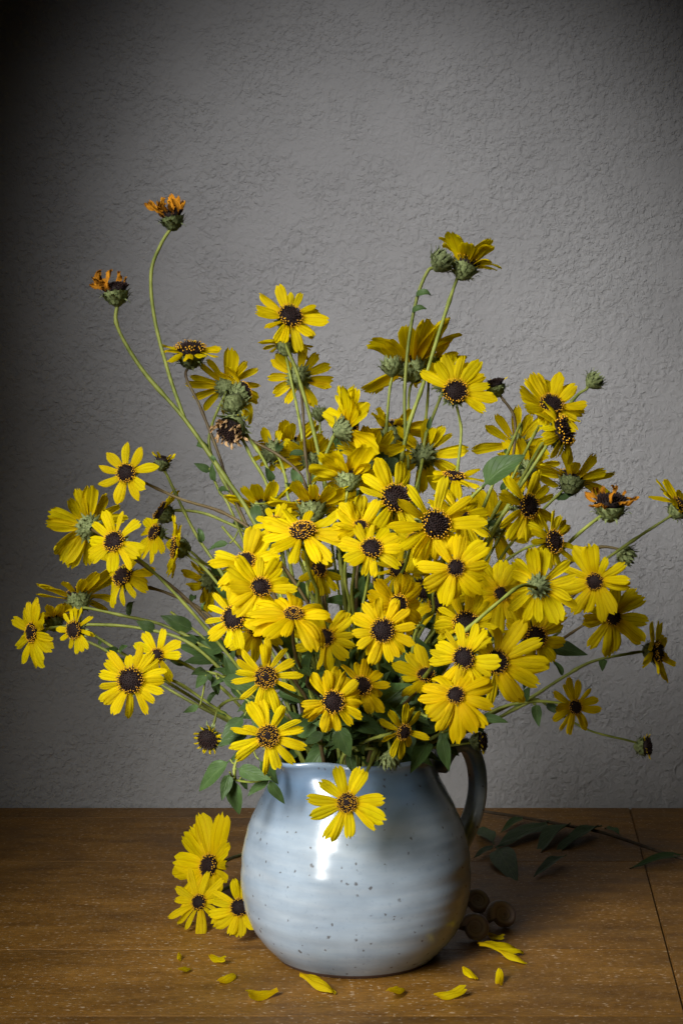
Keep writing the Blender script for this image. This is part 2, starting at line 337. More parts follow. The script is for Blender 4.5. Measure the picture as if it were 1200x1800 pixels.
# ---------------------------------------------------------------- setting: wall and table
YW = tab(600, 1420).y + 0.003
bm = bmesh.new(); bmesh.ops.create_cube(bm, size=1.0)
for v_ in bm.verts: v_.co = Vector((v_.co.x * 5.0, YW + 0.05 + v_.co.y * 0.1, 0.6 + v_.co.z * 3.2))
me = bpy.data.meshes.new('wall'); bm.to_mesh(me); bm.free(); me.materials.append(M_WALL)
wall = link('wall', me); wall['kind'] = 'structure'

table = thing('table', 'worn brown wooden table top made of wide planks against the plaster wall', 'table', (0, 0, 0))
d0, d1 = tab(1138, 1538), tab(1196, 1754)
def seam_x(y): return d0.x + (d1.x - d0.x) * (y - d0.y) / (d1.y - d0.y)
def slab(name, corners, thick=0.03, bev=0.0012):
    bm = bmesh.new(); vs_ = [bm.verts.new((x, y, 0)) for x, y in corners]; fc = bm.faces.new(vs_)
    if fc.normal.z < 0: fc.normal_flip()
    ex = bmesh.ops.extrude_face_region(bm, geom=[fc])
    for g in ex['geom']:
        if isinstance(g, bmesh.types.BMVert): g.co.z -= thick
    bmesh.ops.recalc_face_normals(bm, faces=bm.faces)
    bmesh.ops.bevel(bm, geom=[e for e in bm.edges if all(abs(v.co.z) < 1e-6 for v in e.verts)], offset=bev, segments=2, affect='EDGES')
    me = bpy.data.meshes.new(name); bm.to_mesh(me); bm.free(); me.materials.append(M_WOOD)
    return link(name, me, table)
ys = [YW - 0.003, tab(0, 1437).y, tab(0, 1514).y, tab(0, 1669).y, tab(0, 1786).y, tab(0, 1980).y]
g_ = 0.00012
for a, b_ in zip(ys[:-1], ys[1:]):
    ya, yb = a - g_, b_ + g_
    slab('plank', [(-1.1, yb), (seam_x(yb) - 0.0009, yb), (seam_x(ya) - 0.0009, ya), (-1.1, ya)], 0.03, 0.0004)
ya, yb = ys[0] - g_, ys[-1] + g_
slab('end_board', [(seam_x(yb) + 0.0002, yb), (seam_x(yb) + 0.22, yb), (seam_x(ya) + 0.22, ya), (seam_x(ya) + 0.0002, ya)], 0.03, 0.0012)

# ---------------------------------------------------------------- the jug
JX = (625 - 600) / F
jug = thing('ceramic_jug', 'speckled pale blue glazed ceramic jug holding the bouquet', 'jug', (JX, 0, 0))
prof = [(0.000, 0.0595), (0.0022, 0.0615), (0.004, 0.0632), (0.010, 0.0690), (0.018, 0.0752), (0.026, 0.0798), (0.036, 0.0833), (0.046, 0.0853),
        (0.056, 0.0861), (0.066, 0.0860), (0.076, 0.0852), (0.086, 0.0836), (0.096, 0.0808), (0.106, 0.0770), (0.115, 0.0728), (0.124, 0.0682),
        (0.132, 0.0640), (0.138, 0.0612), (0.143, 0.0598), (0.147, 0.0598), (0.150, 0.0606)]
pts = catmull([Vector((r_, 0, z)) for z, r_ in prof], 4)
outer = [(p.z, p.x) for p in pts]
ringed = []
for z, r_ in outer:
    k = min(1, max(0, (z - 0.006) / 0.01)) * min(1, max(0, (0.140 - z) / 0.01))
    ringed.append((z, r_ + k * (0.00013 * math.sin(z * 620 + 1.5 * math.sin(z * 130)) + 0.00020 * math.sin(z * 310 + 1 + 2))))
lip = [(0.1522, 0.0602), (0.1530, 0.0588), (0.1524, 0.0572), (0.150, 0.0562), (0.145, 0.0556), (0.138, 0.0566), (0.128, 0.0615), (0.110, 0.0710), (0.085, 0.0785), (0.055, 0.0805), (0.03, 0.0755), (0.012, 0.064), (0.008, 0.045), (0.008, 0.0)]
full = [(0.0, 0.0)] + ringed + lip
NS = 112; v, f = [], []
for i, (z, r_) in enumerate(full):
    for k in range(NS):
        a = 2 * math.pi * k / NS
        da = (a - R(222) + math.pi) % (2 * math.pi) - math.pi      # pouring spout, front and spout side
        top = min(1, max(0, (z - 0.112) / 0.040)); top = top * top
        g = math.exp(-(da / 0.30) ** 2) * 0.0115 * top - 0.0035 * top * (math.exp(-((abs(da) - 0.62) / 0.22) ** 2))
        rr = r_ + (g if r_ > 0.03 else 0)
        wob = 0.0006 * math.sin(3 * a + 0.7) * top + 0.0005 * math.sin(2 * a + z * 30)
        rr += wob if r_ > 0.03 else 0
        zz = z + (0.0014 * math.sin(2 * a + 0.4) + 0.0008 * math.sin(5 * a)) * top - 0.003 * top * math.exp(-(da / 0.3) ** 2)
        v.append((rr * math.cos(a), rr * math.sin(a), zz))
for i in range(len(full) - 1):
    for k in range(NS):
        k2 = (k + 1) % NS; f.append((i * NS + k, i * NS + k2, (i + 1) * NS + k2, (i + 1) * NS + k))
link('body', mesh('jug_body', v, f, M_GLAZE), jug)
hp = [(762, 1350, .020), (776, 1326, .026), (798, 1307, .031), (821, 1312, .034), (835, 1342, .036), (839, 1378, .036), (835, 1414, .034), (823, 1450, .031), (806, 1482, .026), (790, 1500, .020)]
path = catmull([at(x, y, Y) - Vector((JX, 0, 0)) for x, y, Y in hp], 6)
v, f = [], []; n = len(path); K = 20
wide0 = Vector((-math.sin(R(22)), math.cos(R(22)), 0))
for i, p in enumerate(path):
    t = (path[min(i + 1, n - 1)] - path[max(i - 1, 0)]).normalized(); wd = (wide0 - t * wide0.dot(t)).normalized(); th = t.cross(wd)
    u = i / (n - 1); W = 0.0125 - 0.0025 * math.sin(math.pi * u) + 0.003 * (1 - u) ** 4; T = 0.0056 + 0.0022 * (1 - u) ** 3 + 0.0015 * u ** 4
    for k in range(K):
        a = 2 * math.pi * k / K; ca, sa = math.cos(a), math.sin(a)
        tt = T * (1 - 0.22 * math.exp(-(ca / 0.28) ** 2))      # shallow finger groove along the strap
        v.append(p + wd * W * math.copysign(abs(ca) ** 0.8, ca) + th * tt * math.copysign(abs(sa) ** 0.8, sa))
for i in range(n - 1):
    for k in range(K): f.append((i * K + k, i * K + (k + 1) % K, (i + 1) * K + (k + 1) % K, (i + 1) * K + k))
f += [tuple(range(K))[::-1], tuple((n - 1) * K + k for k in range(K))]
link('handle', mesh('jug_handle', v, f, M_GLAZE), jug)

# ---------------------------------------------------------------- petals, discs, calyxes (shared mesh data)
rnd = random.Random(11)
def petal_mesh(kap, mat, wilt=0.0, narrow=1.0, point=0.0):
    nu, nv = 10, 9; v, uv = [], []
    teeth = rnd.choice([(.05, .02, .07, .13, .03, 0.0, .10, .04, .06), (.06, .02, .03, .09, .01, .10, .03, .05, .08), (.03, .0, .04, .12, .05, .02, .01, .09, .10), (.08, .03, .0, .02, .11, .03, 0.0, .03, .06), (.10, .06, .02, .0, .03, .01, .06, .08, .13)])
    asym = rnd.uniform(-.12, .12); tw = rnd.uniform(-.30, .30) * (1 + 5 * wilt); side = rnd.uniform(-.10, .10) * (1 + 3 * wilt)
    wph = rnd.uniform(0, 6); curl = rnd.uniform(-.1, .6) * (1 + 2.5 * wilt); gam = rnd.uniform(.9, 2.0)
    hw = rnd.uniform(.165, .225) * narrow * (1 - .45 * wilt); pk = rnd.uniform(.55, .78); rip = rnd.uniform(.014, .030)
    x = z = 0.0; cx = []
    for i in range(nu):
        t = i / (nu - 1); ang = -kap * t ** gam + wilt * 0.5 * math.sin(t * 5 + wph); cx.append((x, z, ang))
        x += math.cos(ang) / (nu - 1); z += math.sin(ang) / (nu - 1)
    for i in range(nu):
        t = i / (nu - 1); x, z, an = cx[i]
        if t < pk: wd = 0.42 + 0.58 * math.sin(t / pk * math.pi / 2) ** 0.9
        else:
            q = (t - pk) / (1 - pk); wd = math.sqrt(max(0, 1 - (0.58 + .38 * point) * q ** (3.0 - 1.6 * point)))
        for j in range(nv):
            s = -1 + 2 * j / (nv - 1)
            dx = -teeth[j] * max(0, (t - .78) / .22) ** 1.3 * (1 - .5 * point) - 0.04 * (1 - math.cos(s * 1.4)) * max(0, (t - .6) / .4)
            y = s * hw * wd * (1 + asym * s)
            zz = -curl * hw * s * s * wd * (1 - .5 * t) + rip * math.cos(s * 3 * math.pi) * min(1, t * 4) + 0.018 * math.sin(t * 7 + wph + s * 1.5)
            zz += wilt * 0.07 * math.sin(t * 9 + s * 3 + wph)
            a = tw * t; y2, z2 = y * math.cos(a) - zz * math.sin(a), y * math.sin(a) + zz * math.cos(a)
            v.append((x + dx * math.cos(an) - z2 * math.sin(an), y2 + side * t * t, z + dx * math.sin(an) + z2 * math.cos(an))); uv.append((t, j / (nv - 1)))
    return mesh('petal', v, grid_faces(nu, nv), mat, uv)
PET = {k: [petal_mesh(kv + rnd.uniform(-.12, .12), M_PETAL) for _ in range(14)] for k, kv in dict(flat=.15, soft=.45, droop=.95, hang=1.5, cup=-.45).items()}
PET['point'] = [petal_mesh(rnd.uniform(0, .4), M_PETAL, 0, .95, 1.0) for _ in range(8)]
PET['thin'] = [petal_mesh(rnd.uniform(.1, .6), M_PETAL, 0, .72, .3) for _ in range(8)]
PET['crimp'] = [petal_mesh(rnd.uniform(-.5, 1.4), M_PETAL, .35, 1.25) for _ in range(8)]
PET['dry'] = [petal_mesh(rnd.uniform(-2.4, .8), M_DRY, .9) for _ in range(8)]
PET['tan'] = [petal_mesh(rnd.uniform(-2.4, 1.2), M_BROWN, 1.0) for _ in range(8)]
PET['stub'] = [petal_mesh(rnd.uniform(-.5, .2), M_PETAL, .5, .9) for _ in range(5)]

GA = math.pi * (3 - math.sqrt(5))
def dome_z(r, h): return h * (1 - r ** 2.2)
def disc_mesh(h=.42):
    v = [(0, 0, h)]; f = []; nr, ns_ = 7, 24
    for i in range(1, nr + 1):
        r = i / nr
        for k in range(ns_):
            a = 2 * math.pi * k / ns_; q = r * (1 + .03 * math.sin(5 * a)); v.append((q * math.cos(a), q * math.sin(a), dome_z(r, h) + .02 * math.sin(7 * a + r * 20)))
    for k in range(ns_): v.append((.8 * math.cos(2 * math.pi * k / ns_), .8 * math.sin(2 * math.pi * k / ns_), -.35))
    for k in range(ns_): f.append((0, 1 + k, 1 + (k + 1) % ns_))
    for i in range(nr):
        for k in range(ns_):
            a, b = 1 + i * ns_, 1 + (i + 1) * ns_; f.append((a + k, b + k, b + (k + 1) % ns_, a + (k + 1) % ns_))
    return mesh('disc', v, f, M_DISC)
DISC = disc_mesh()
def stud(v, f, base, axis, r, l, bulge=1.0, sides=5):
    u = axis.orthogonal().normalized(); w_ = axis.cross(u); b0 = len(v)
    for q, s in ((0, .8), (.65, bulge), (1.0, .45)):
        for k in range(sides):
            a = 2 * math.pi * k / sides; v.append(base + axis * l * q + (u * math.cos(a) + w_ * math.sin(a)) * r * s)
    for q in range(2):
        for k in range(sides): f.append((b0 + q * sides + k, b0 + q * sides + (k + 1) % sides, b0 + (q + 1) * sides + (k + 1) % sides, b0 + (q + 1) * sides + k))
    f.append(tuple(b0 + 2 * sides + k for k in range(sides)))
def floret_meshes(kind):
    dv, df, yv, yf = [], [], [], []; N = 120
    for i in range(N):
        r = math.sqrt((i + .5) / N); a = i * GA
        p = Vector((r * math.cos(a), r * math.sin(a), dome_z(r, .42)))
        ax = Vector((p.x * (1.1 if r > .6 else .5), p.y * (1.1 if r > .6 else .5), .75)); ax = (ax + Vector((rnd.uniform(-.25, .25), rnd.uniform(-.25, .25), 0))).normalized()
        l = (.16 if r < .55 else .30) * rnd.uniform(.75, 1.2)
        stud(dv, df, p - ax * .03, ax, .050, l, 1.15)
        t = p + ax * l * .92
        if kind == 'dark' and r > .62 and rnd.random() < .8: stud(yv, yf, t, ax, .050, .095, 1.4)
        if kind == 'gold' and r > .30:
            for s in (-1, 1):
                tx = (ax + Vector((-math.sin(a), math.cos(a), 0)) * s * rnd.uniform(.4, 1.0) + Vector((rnd.uniform(-.3, .3), rnd.uniform(-.3, .3), 0))).normalized()
                if rnd.random() < .8: stud(yv, yf, t - ax * .05, tx, .026, .15, 1.2)
    a = mesh('florets', dv, df, M_FLORET)
    return a, (mesh('pollen', yv, yf, M_POLLEN) if yv else None)
FLOR = {'dark': [floret_meshes('dark') for _ in range(3)], 'gold': [floret_meshes('gold') for _ in range(3)], 'plain': [floret_meshes('plain') for _ in range(2)]}
def bract(v, f, base, out, up, l, wd, splay):
    side = out.cross(up).normalized(); b0 = len(v); d = up
    for t, ww in ((0, .7), (.35, 1.0), (.7, .6), (1.0, .06)):
        p = base + (up * math.cos(splay * t) + out * math.sin(splay * t)) * l * t
        lift = out * .05 * l
        v += [p - side * wd * ww, p + lift, p + side * wd * ww]
    for q in range(3):
        for s in range(2): f.append((b0 + q * 3 + s, b0 + q * 3 + s + 1, b0 + (q + 1) * 3 + s + 1, b0 + (q + 1) * 3 + s))
def calyx_mesh(closed=False):
    v, f = [], []; nr, ns_ = 7, 18; D = 1.0 if not closed else 1.7
    pr = []
    for i in range(nr):
        t = i / (nr - 1)
        r = (.22 + .80 * math.sin(t * math.pi / 2) ** .8) if not closed else (.2 + .82 * math.sin(min(1, t * 1.15) * math.pi * .78))
        pr.append((-D + D * t if not closed else -1.0 + 1.55 * t, max(r, .12)))
    for z, r in pr:
        for k in range(ns_): a = 2 * math.pi * k / ns_; v.append(Vector((r * math.cos(a), r * math.sin(a), z)))
    for i in range(nr - 1):
        for k in range(ns_): f.append((i * ns_ + k, i * ns_ + (k + 1) % ns_, (i + 1) * ns_ + (k + 1) % ns_, (i + 1) * ns_ + k))
    if closed: f.append(tuple((nr - 1) * ns_ + k for k in range(ns_)))
    rings = [(-.82, .60, .62, 1.1), (-.55, .88, .70, .85), (-.25, 1.0, .42, .75)] if not closed else [(-.75, .62, .8, 1.0), (-.45, .95, .85, .8), (-.1, 1.02, .85, .45), (.2, .85, .7, .1)]
    for q, (z, r, l, sp) in enumerate(rings):
        for k in range(11):
            a = 2 * math.pi * (k + .5 * (q % 2)) / 11 + rnd.uniform(-.08, .08); o = Vector((math.cos(a), math.sin(a), 0)); slope = .35 if q < 2 else 0.0
            if closed and q >= 2: slope = -.25 - .2 * (q - 2)
            up = (Vector((0, 0, 1)) + o * slope).normalized()
            bract(v, f, o * r + Vector((0, 0, z)), o, up, l * rnd.uniform(.85, 1.2), .17, sp * rnd.uniform(.5, 1.6))
    return mesh('calyx', v, f, M_CALYX)
CALYX = [calyx_mesh() for _ in range(4)]; BUD = [calyx_mesh(True) for _ in range(3)]

def leaf_mesh(bend, fold, wd):
    nu, nv = 12, 7; v, uv = [], []; x = z = 0.0; tw = rnd.uniform(-.5, .5); wph = rnd.uniform(0, 6)
    for i in range(nu):
        t = i / (nu - 1); ang = -bend * (t - .15)
        if t < .10: w_ = .06 + .2 * t
        else:
            q = (t - .10) / .90; w_ = .08 + (math.sin(math.pi * q ** .62) ** .85) * .92 if q < .999 else 0.02
            w_ *= 1 - .25 * max(0, (q - .5) / .5)
            if q > .80: w_ = min(w_, .015 + (1 - q) * 2.2)
        for j in range(nv):
            s = -1 + 2 * j / (nv - 1); y = s * wd * w_
            zz = abs(s) * fold * wd * w_ + .02 * math.sin(t * 11 + wph) * abs(s) + .012 * math.cos(s * 4 + t * 14)
            a = tw * t; y2, z2 = y * math.cos(a) - zz * math.sin(a), y * math.sin(a) + zz * math.cos(a)
            v.append((x - z2 * math.sin(ang), y2, z + z2 * math.cos(ang))); uv.append((t, j / (nv - 1)))
        x += math.cos(ang) / (nu - 1); z += math.sin(ang) / (nu - 1)
    return mesh('leaf', v, grid_faces(nu, nv), M_LEAF, uv)
LEAF = [leaf_mesh(rnd.uniform(.1, .7), rnd.uniform(.15, .5), rnd.uniform(.165, .215)) for _ in range(9)]
LEAFN = [leaf_mesh(rnd.uniform(.1, .7), rnd.uniform(.3, .7), rnd.uniform(.14, .18)) for _ in range(5)]
LEAFC = [leaf_mesh(rnd.uniform(2.0, 3.2), rnd.uniform(.3, .7), rnd.uniform(.13, .17)) for _ in range(5)]

def basis(x, z, o, s=(1, 1, 1)):
    x = x.normalized(); z = (z - x * z.dot(x)); z = z.normalized() if z.length > 1e-5 else x.orthogonal().normalized(); y = z.cross(x)
    return Matrix(((x.x * s[0], y.x * s[1], z.x * s[2], o.x), (x.y * s[0], y.y * s[1], z.y * s[2], o.y), (x.z * s[0], y.z * s[1], z.z * s[2], o.z), (0, 0, 0, 1)))
def add_leaf(parent, base, tip, rn, wide=1.0, kind=None, nrm=None):
    d = tip - base; L = d.length * 1.1
    n_ = nrm if nrm is not None else Vector((rn.uniform(-.7, .3), -1.0, rn.uniform(.2, 1.0)))
    return link('leaf', rn.choice(kind or LEAF), parent, basis(d, n_, base - parent.location, (L, L * wide, L)))

# ---------------------------------------------------------------- one flower head on its stem
def head(root, C, N, Rm, dR, rn, style, n=13, pet='soft', tilt=8, arc=None, disc='dark', wid=1.0, lens=None, mess=1.0, roll=None, gold=None):
    age = rn.random()
    if pet == 'soft' and age < .30: pet = ['droop', 'soft', 'crimp']
    if pet == 'flat' and age < .35: pet = ['soft', 'thin']
    if pet == 'soft' and age > .75: pet = ['thin', 'soft']
    N = N.normalized(); up = Vector((0, 0, 1)) if abs(N.z) < .97 else Vector((0, 1, 0))
    V = (up - N * up.dot(N)).normalized(); U = V.cross(N); o = C - root.location
    cz = 1.2 * dR; Rm *= 1.05 if N.y < .2 else 1.14; gold = rn.uniform(0, .18) if gold is None else gold
    ca = link('calyx', rn.choice(BUD if style == 'bud' else CALYX), root, basis(U * math.cos(.3) + V * math.sin(.3), N, o - N * (0 if style == 'bud' else .30 * dR), (dR * (1.06 if style == 'bud' else .98),) * 2 + (cz,)))
    if style == 'bud': return
    dR *= .94
    dk = link('disc', DISC, root, basis(U, N, o, (dR, dR, dR)))
    fl, yl = rn.choice(FLOR[disc]); a0 = rn.uniform(0, 6.28)
    link('florets', fl, dk, Matrix.Rotation(a0, 4, 'Z'))
    if yl: link('pollen', yl, dk, Matrix.Rotation(a0, 4, 'Z'))
    L0 = Rm - .78 * dR; ph = rn.uniform(0, 6.28) if roll is None else roll
    n = n + (2 if style == 'open' and n > 10 and disc != 'plain' else 0)
    for k in range(n):
        if arc:
            th = R(arc[0]) + (R(arc[1]) - R(arc[0])) * (k + .5) / n + rn.uniform(-.13, .13) * mess
        else: th = ph + 2 * math.pi * k / n + rn.uniform(-.17, .17) * mess
        if style == 'open' and not arc and n > 9 and rn.random() < .05: continue
        d = U * math.cos(th) + V * math.sin(th)
        tl = R(tilt + rn.gauss(0, 8) * mess + (4 if k % 2 else -3)); L = L0 * rn.uniform(.82, 1.07) * (lens(math.degrees(th) % 360) if lens else 1)
        if rn.random() < .06 * mess: L *= .75
        x = d * math.cos(tl) + N * math.sin(tl); z = N * math.cos(tl) - d * math.sin(tl)
        z = z + d.cross(N) * rn.uniform(-.38, .38) * mess
        kind = pet if not isinstance(pet, (list, tuple)) else rn.choice(pet)
        if kind in ('flat', 'soft') and rn.random() < .22 * mess: kind = rn.choice(['droop', 'crimp', 'cup', 'thin', 'flat'])
        pt = link('petal', rn.choice(PET[kind]), root, basis(x, z, o + d * dR * .80 - N * dR * (.08 + .10 * (k % 2)), (L, L * wid * rn.uniform(.78, 1.14), L)))
        pt.color = (gold, 0, 0, 1)  # golden mix: random tone, and where set higher, shade painted into the petals

MOUTH = Vector((JX, 0.0, 0.149))
used_mouth = []
def mouth_point(C, rn):
    d = Vector((C.x - MOUTH.x, C.y - MOUTH.y, 0)); l = min(.036, d.length * .22 + .004)
    d = d.normalized() * l if d.length > 1e-4 else d
    for _ in range(40):
        p = MOUTH + d + Vector((rn.uniform(-.012, .012), rn.uniform(-.012, .012), 0))
        q = p - MOUTH
        if q.length > .043: p = MOUTH + q.normalized() * .043
        if all((p - u).length > .0036 for u in used_mouth): break
    used_mouth.append(p); return p
def stem_path(B, N, M_, way, Yh, rn):
    q = M_ - MOUTH; bottom = Vector((JX - q.x * .7, -q.y * .7, 0.016)) + Vector((rn.uniform(-.01, .01), rn.uniform(-.01, .01), 0))
    if way:
        P = [B]; m = len(way)
        for i, wp in enumerate(way):
            Y = wp[2] if len(wp) > 2 else Yh + (M_.y - Yh) * ((i + .6) / (m + .6)) ** 1.0
            P.append(at(wp[0], wp[1], Y))
        last = P[-1]
        P += [last.lerp(M_, .55) + Vector((0, 0, .006)), M_, M_.lerp(bottom, .5), bottom]
        return catmull(P, 7)
    D = (B - M_).length; out = (B - M_).normalized()
    c1 = B - N.normalized() * min(.075, .36 * D); c2 = M_ + (out * .55 + Vector((0, 0, .75))).normalized() * .38 * D
    bz = []
    for i in range(15):
        t = i / 14; s = 1 - t
        bz.append(B * s ** 3 + c1 * 3 * s * s * t + c2 * 3 * s * t * t + M_ * t ** 3)
    for i in range(3, 13): bz[i] += Vector((rn.gauss(0, .0012), rn.gauss(0, .0012), rn.gauss(0, .0012)))
    return catmull(bz, 3) + catmull([M_, M_.lerp(bottom, .5), bottom], 3)[1:]
def make_stem(root, path, r=.0015, mat=None):
    base = root.location
    ph = sum(map(ord, root.name)) % 97; nn = len(path)
    vv, ff = tube([p - base for p in path], lambda t: r * (.68 + .42 * t) * (1 + .07 * math.sin(t * 41 + ph) + .06 * math.sin(t * 97 + ph * 2) + (.28 if int(t * nn + ph) % 11 == 0 else 0)), 8)
    return link('stem', mesh('stem', vv, ff, mat or M_STEM), root)
def stem_leaves(root, path, rn, n):
    cut = [p for p in path if p.z > .17]
    if len(cut) < 14: return
    for _ in range(n):
        i = rn.randrange(len(cut) // 3, len(cut) - 3); p = cut[i]; t = (cut[i - 2] - cut[i + 2]).normalized()
        d = (t * .6 + Vector((rn.uniform(-1, 1), rn.uniform(-1, .3), rn.uniform(-.4, .7)))).normalized()
        L = rn.uniform(.008, .017); add_leaf(root, p, p + d * L, rn, rn.uniform(.9, 1.4), rn.choice([LEAFC, LEAFN, LEAF]))

def flower(name, label, cat, group, x, y, Rp, dp, face, Y, way=None, style='open', leaves=2, sr=.0015, smat=None, seed=None, extra=(), **kw):
    rn = random.Random(seed if seed is not None else int(x * 7 + y * 13))
    C = at(x, y, Y); s = (C.y - CAM.y) / F; N = Vector((face[0], -face[2], face[1])).normalized()
    if style == 'open' and Y < -.03: N = (N + Vector((rn.gauss(0, .16), 0, rn.gauss(.02, .14)))).normalized()
    M_ = mouth_point(C, rn); dR = dp * s
    B = C - N * dR * 1.2
    path = stem_path(B, N, M_, way, Y, rn)
    root = thing(name, label, cat, path[-1], group)
    make_stem(root, path, sr, smat or (M_STEM_RED if rn.random() < .22 else M_STEM))
    head(root, C, N, Rp * s, dR, rn, style, **kw)
    if leaves: stem_leaves(root, path, rn, leaves)
    for (x2, y2, Rp2, dp2, f2, Y2, way2, st2, kw2) in extra:         # second head on a fork of the same stem
        C2 = at(x2, y2, Y2); s2 = (C2.y - CAM.y) / F; N2 = Vector((f2[0], -f2[2], f2[1])).normalized()
        P = [C2 - N2 * dp2 * s2 * .95] + [at(*q) for q in way2]
        end = min(path, key=lambda p: (p - P[-1]).length); P[-1] = end
        vv, ff = tube([p - root.location for p in catmull(P, 8)], lambda t: sr * .7, 8); link('stem', mesh('stem', vv, ff, smat or M_STEM), root)
        head(root, C2, N2, Rp2 * s2, dp2 * s2, rn, st2, **kw2)
    return root, path, rn

G1 = 'yellow daisies of the bouquet'; G2 = 'faded and withered flower heads'; G3 = 'green buds of the bouquet'
dz = ('yellow_daisy', 'daisy', G1); wt = ('withered_daisy', 'withered flower', G2); bd = ('daisy_bud', 'flower bud', G3)
def D(label, *a, **k): return flower(dz[0], label, dz[1], dz[2], *a, **k)
def Wt(label, *a, **k): return flower(wt[0], label, wt[1], wt[2], *a, **k)
def Bd(label, *a, **k): k.setdefault('style', 'bud'); return flower(bd[0], label, bd[1], bd[2], *a, **k)

# --- tall ones above the bouquet
Wt('tall pale forked stem with two withered orange heads, highest over the spout side', 203, 506, 52, 22, (-.12, 1, .1), .03,
   way=[(207, 575, .03), (252, 652, .03), (325, 737, .025), (398, 842, .01), (440, 905, 0), (520, 1060, -.01), (590, 1220, -.01)], n=12, pet='dry', tilt=38, arc=(60, 250), disc='plain', leaves=1, sr=.0021, smat=M_STEM,
   extra=[(301, 376, 52, 20, (-.2, 1, .15), .05, [(283, 430, .05), (266, 480, .05), (272, 560, .045), (298, 660, .035), (326, 730, .025)], 'open', dict(n=16, pet='dry', tilt=58, arc=(20, 320), disc='plain'))])
D('flat yellow daisy seen edge-on, facing the ceiling under the tallest withered head', 335, 614, 54, 24, (.05, 1, .42), .05, way=[(327, 662, .05), (352, 715, .04), (385, 800, .03), (405, 860, .02), (470, 1010, 0)], pet='flat', tilt=6, n=12)
D('yellow daisy with upright petals turned away, behind the tan shrivelled head', 398, 676, 62, 17, (-.12, .55, -.8), .07, way=[(372, 750, .04), (372, 800, .03), (420, 900, .02)], pet='soft', tilt=12, n=12)
D('yellow daisy with drooping orange-tinged petals beside the tan shrivelled head', 428, 688, 56, 17, (.55, .35, -.4), .06, way=[(420, 720, .05), (432, 760, .04), (480, 850, .03)], pet='droop', tilt=10, n=11, arc=(-100, 110))
Wt('shrivelled tan brown head hanging upside down with dropped petals', 404, 757, 40, 24, (-.35, -.55, .6), .03, way=[(432, 768, .04), (492, 802, .03), (535, 848, .02), (560, 960, .01)], n=34, pet='tan', tilt=72, disc='plain', mess=2.2)
Bd('shaggy green bud just above the tan shrivelled head', 411, 708, 20, 18, (-.1, .75, .4), .035, way=[(414, 745, .04), (440, 800, .035), (478, 880, .03)], leaves=0)
D('tall yellow daisy with dark disc, highest open bloom above the jug', 510, 556, 64, 21, (.28, .42, .86), .02, way=[(503, 606, .035), (522, 655, .03), (548, 745, .02), (568, 835, .015), (590, 930, .01), (610, 1120, 0)], pet='flat', tilt=10, n=13, sr=.0018, leaves=0)
D('half hidden yellow daisy right under the highest open bloom', 503, 601, 54, 17, (.05, .85, -.15), .05, way=[(508, 650, .05), (530, 760, .04), (545, 870, .03)], pet='flat', tilt=-4, n=9, arc=(-40, 220))
D('yellow daisy showing its back behind a crossing stem, below the highest bloom', 525, 664, 52, 18, (-.05, .08, -1), .06, way=[(532, 715, .03), (537, 800, .02), (550, 880, .02)], pet='soft', tilt=6, n=12)
Bd('small green bud on a thin stem beside the highest daisy stem', 562, 726, 14, 13, (0, 1, .2), .06, way=[(563, 765, .06), (567, 830, .05), (575, 900, .03)], leaves=1, sr=.0012)
D('yellow daisy with tall upright petals seen from its green underside, beside a round bud', 720, 640, 98, 24, (-.38, .9, -.35), .07, way=[(719, 690, .07), (717, 780, .06), (714, 880, .03)], pet='soft', tilt=26, n=13, arc=(0, 300))
Bd('round green bud under the upright petals', 688, 642, 17, 17, (-.05, 1, .1), .04, way=[(684, 690, .04), (678, 765, .03), (672, 850, .03)])
D('yellow daisy tilted back with petals up, behind the two tall green stems', 760, 632, 58, 18, (.4, .75, -.45), .10, way=[(752, 690, .09), (742, 780, .07)], pet='flat', tilt=18, n=11)
D('tallest forked stem with a closed head and a yellow bloom folded downward', 820, 462, 72, 22, (.38, .95, -.1), .04,
  way=[(803, 490, .04), (776, 570, .035), (742, 680, .03), (717, 752, .025), (703, 830, .02), (695, 960, .01), (680, 1150, 0)], pet=['hang', 'hang', 'droop'], tilt=52, n=14, wid=1.2, sr=.0019, smat=M_STEM, leaves=0,
  extra=[(777, 458, 20, 19, (.6, .7, .2), .03, [(752, 476, .03), (733, 522, .03), (718, 600, .03), (711, 690, .028), (713, 775, .024)], 'bud', {})])
tall = bpy.data.objects[[o.name for o in COL.objects if o.get('label', '').startswith('tallest forked')][0]]
rn0 = random.Random(5)
for bx, by, tx, ty in ((731, 523, 750, 503), (724, 550, 741, 533)): add_leaf(tall, at(bx, by, .03), at(tx, ty, .02), rn0, 1.3, LEAFC)
D('yellow daisy with dark round disc and petals only on its upper half', 800, 688, 70, 20, (.05, .12, 1), .02, way=[(807, 735, .04), (810, 765, .04), (803, 830, .03), (796, 880, .02), (780, 980, 0)], pet='flat', tilt=0, n=9, arc=(-45, 160), sr=.0015)
D('yellow daisy turned away behind the half-petalled dark disc', 777, 670, 52, 16, (-.15, .45, -.85), .06, way=[(773, 700, .05), (755, 748, .045), (742, 800, .04)], pet='soft', tilt=8, n=9, arc=(20, 200))
Wt('small spent head with stubby yellow ray tips on a thin leaning stem', 868, 674, 26, 17, (-.3, .9, .1), .05, way=[(882, 700, .05), (905, 745, .04), (890, 850, .03), (830, 980, .01)], pet='stub', n=9, tilt=35, arc=(60, 260), disc='plain')
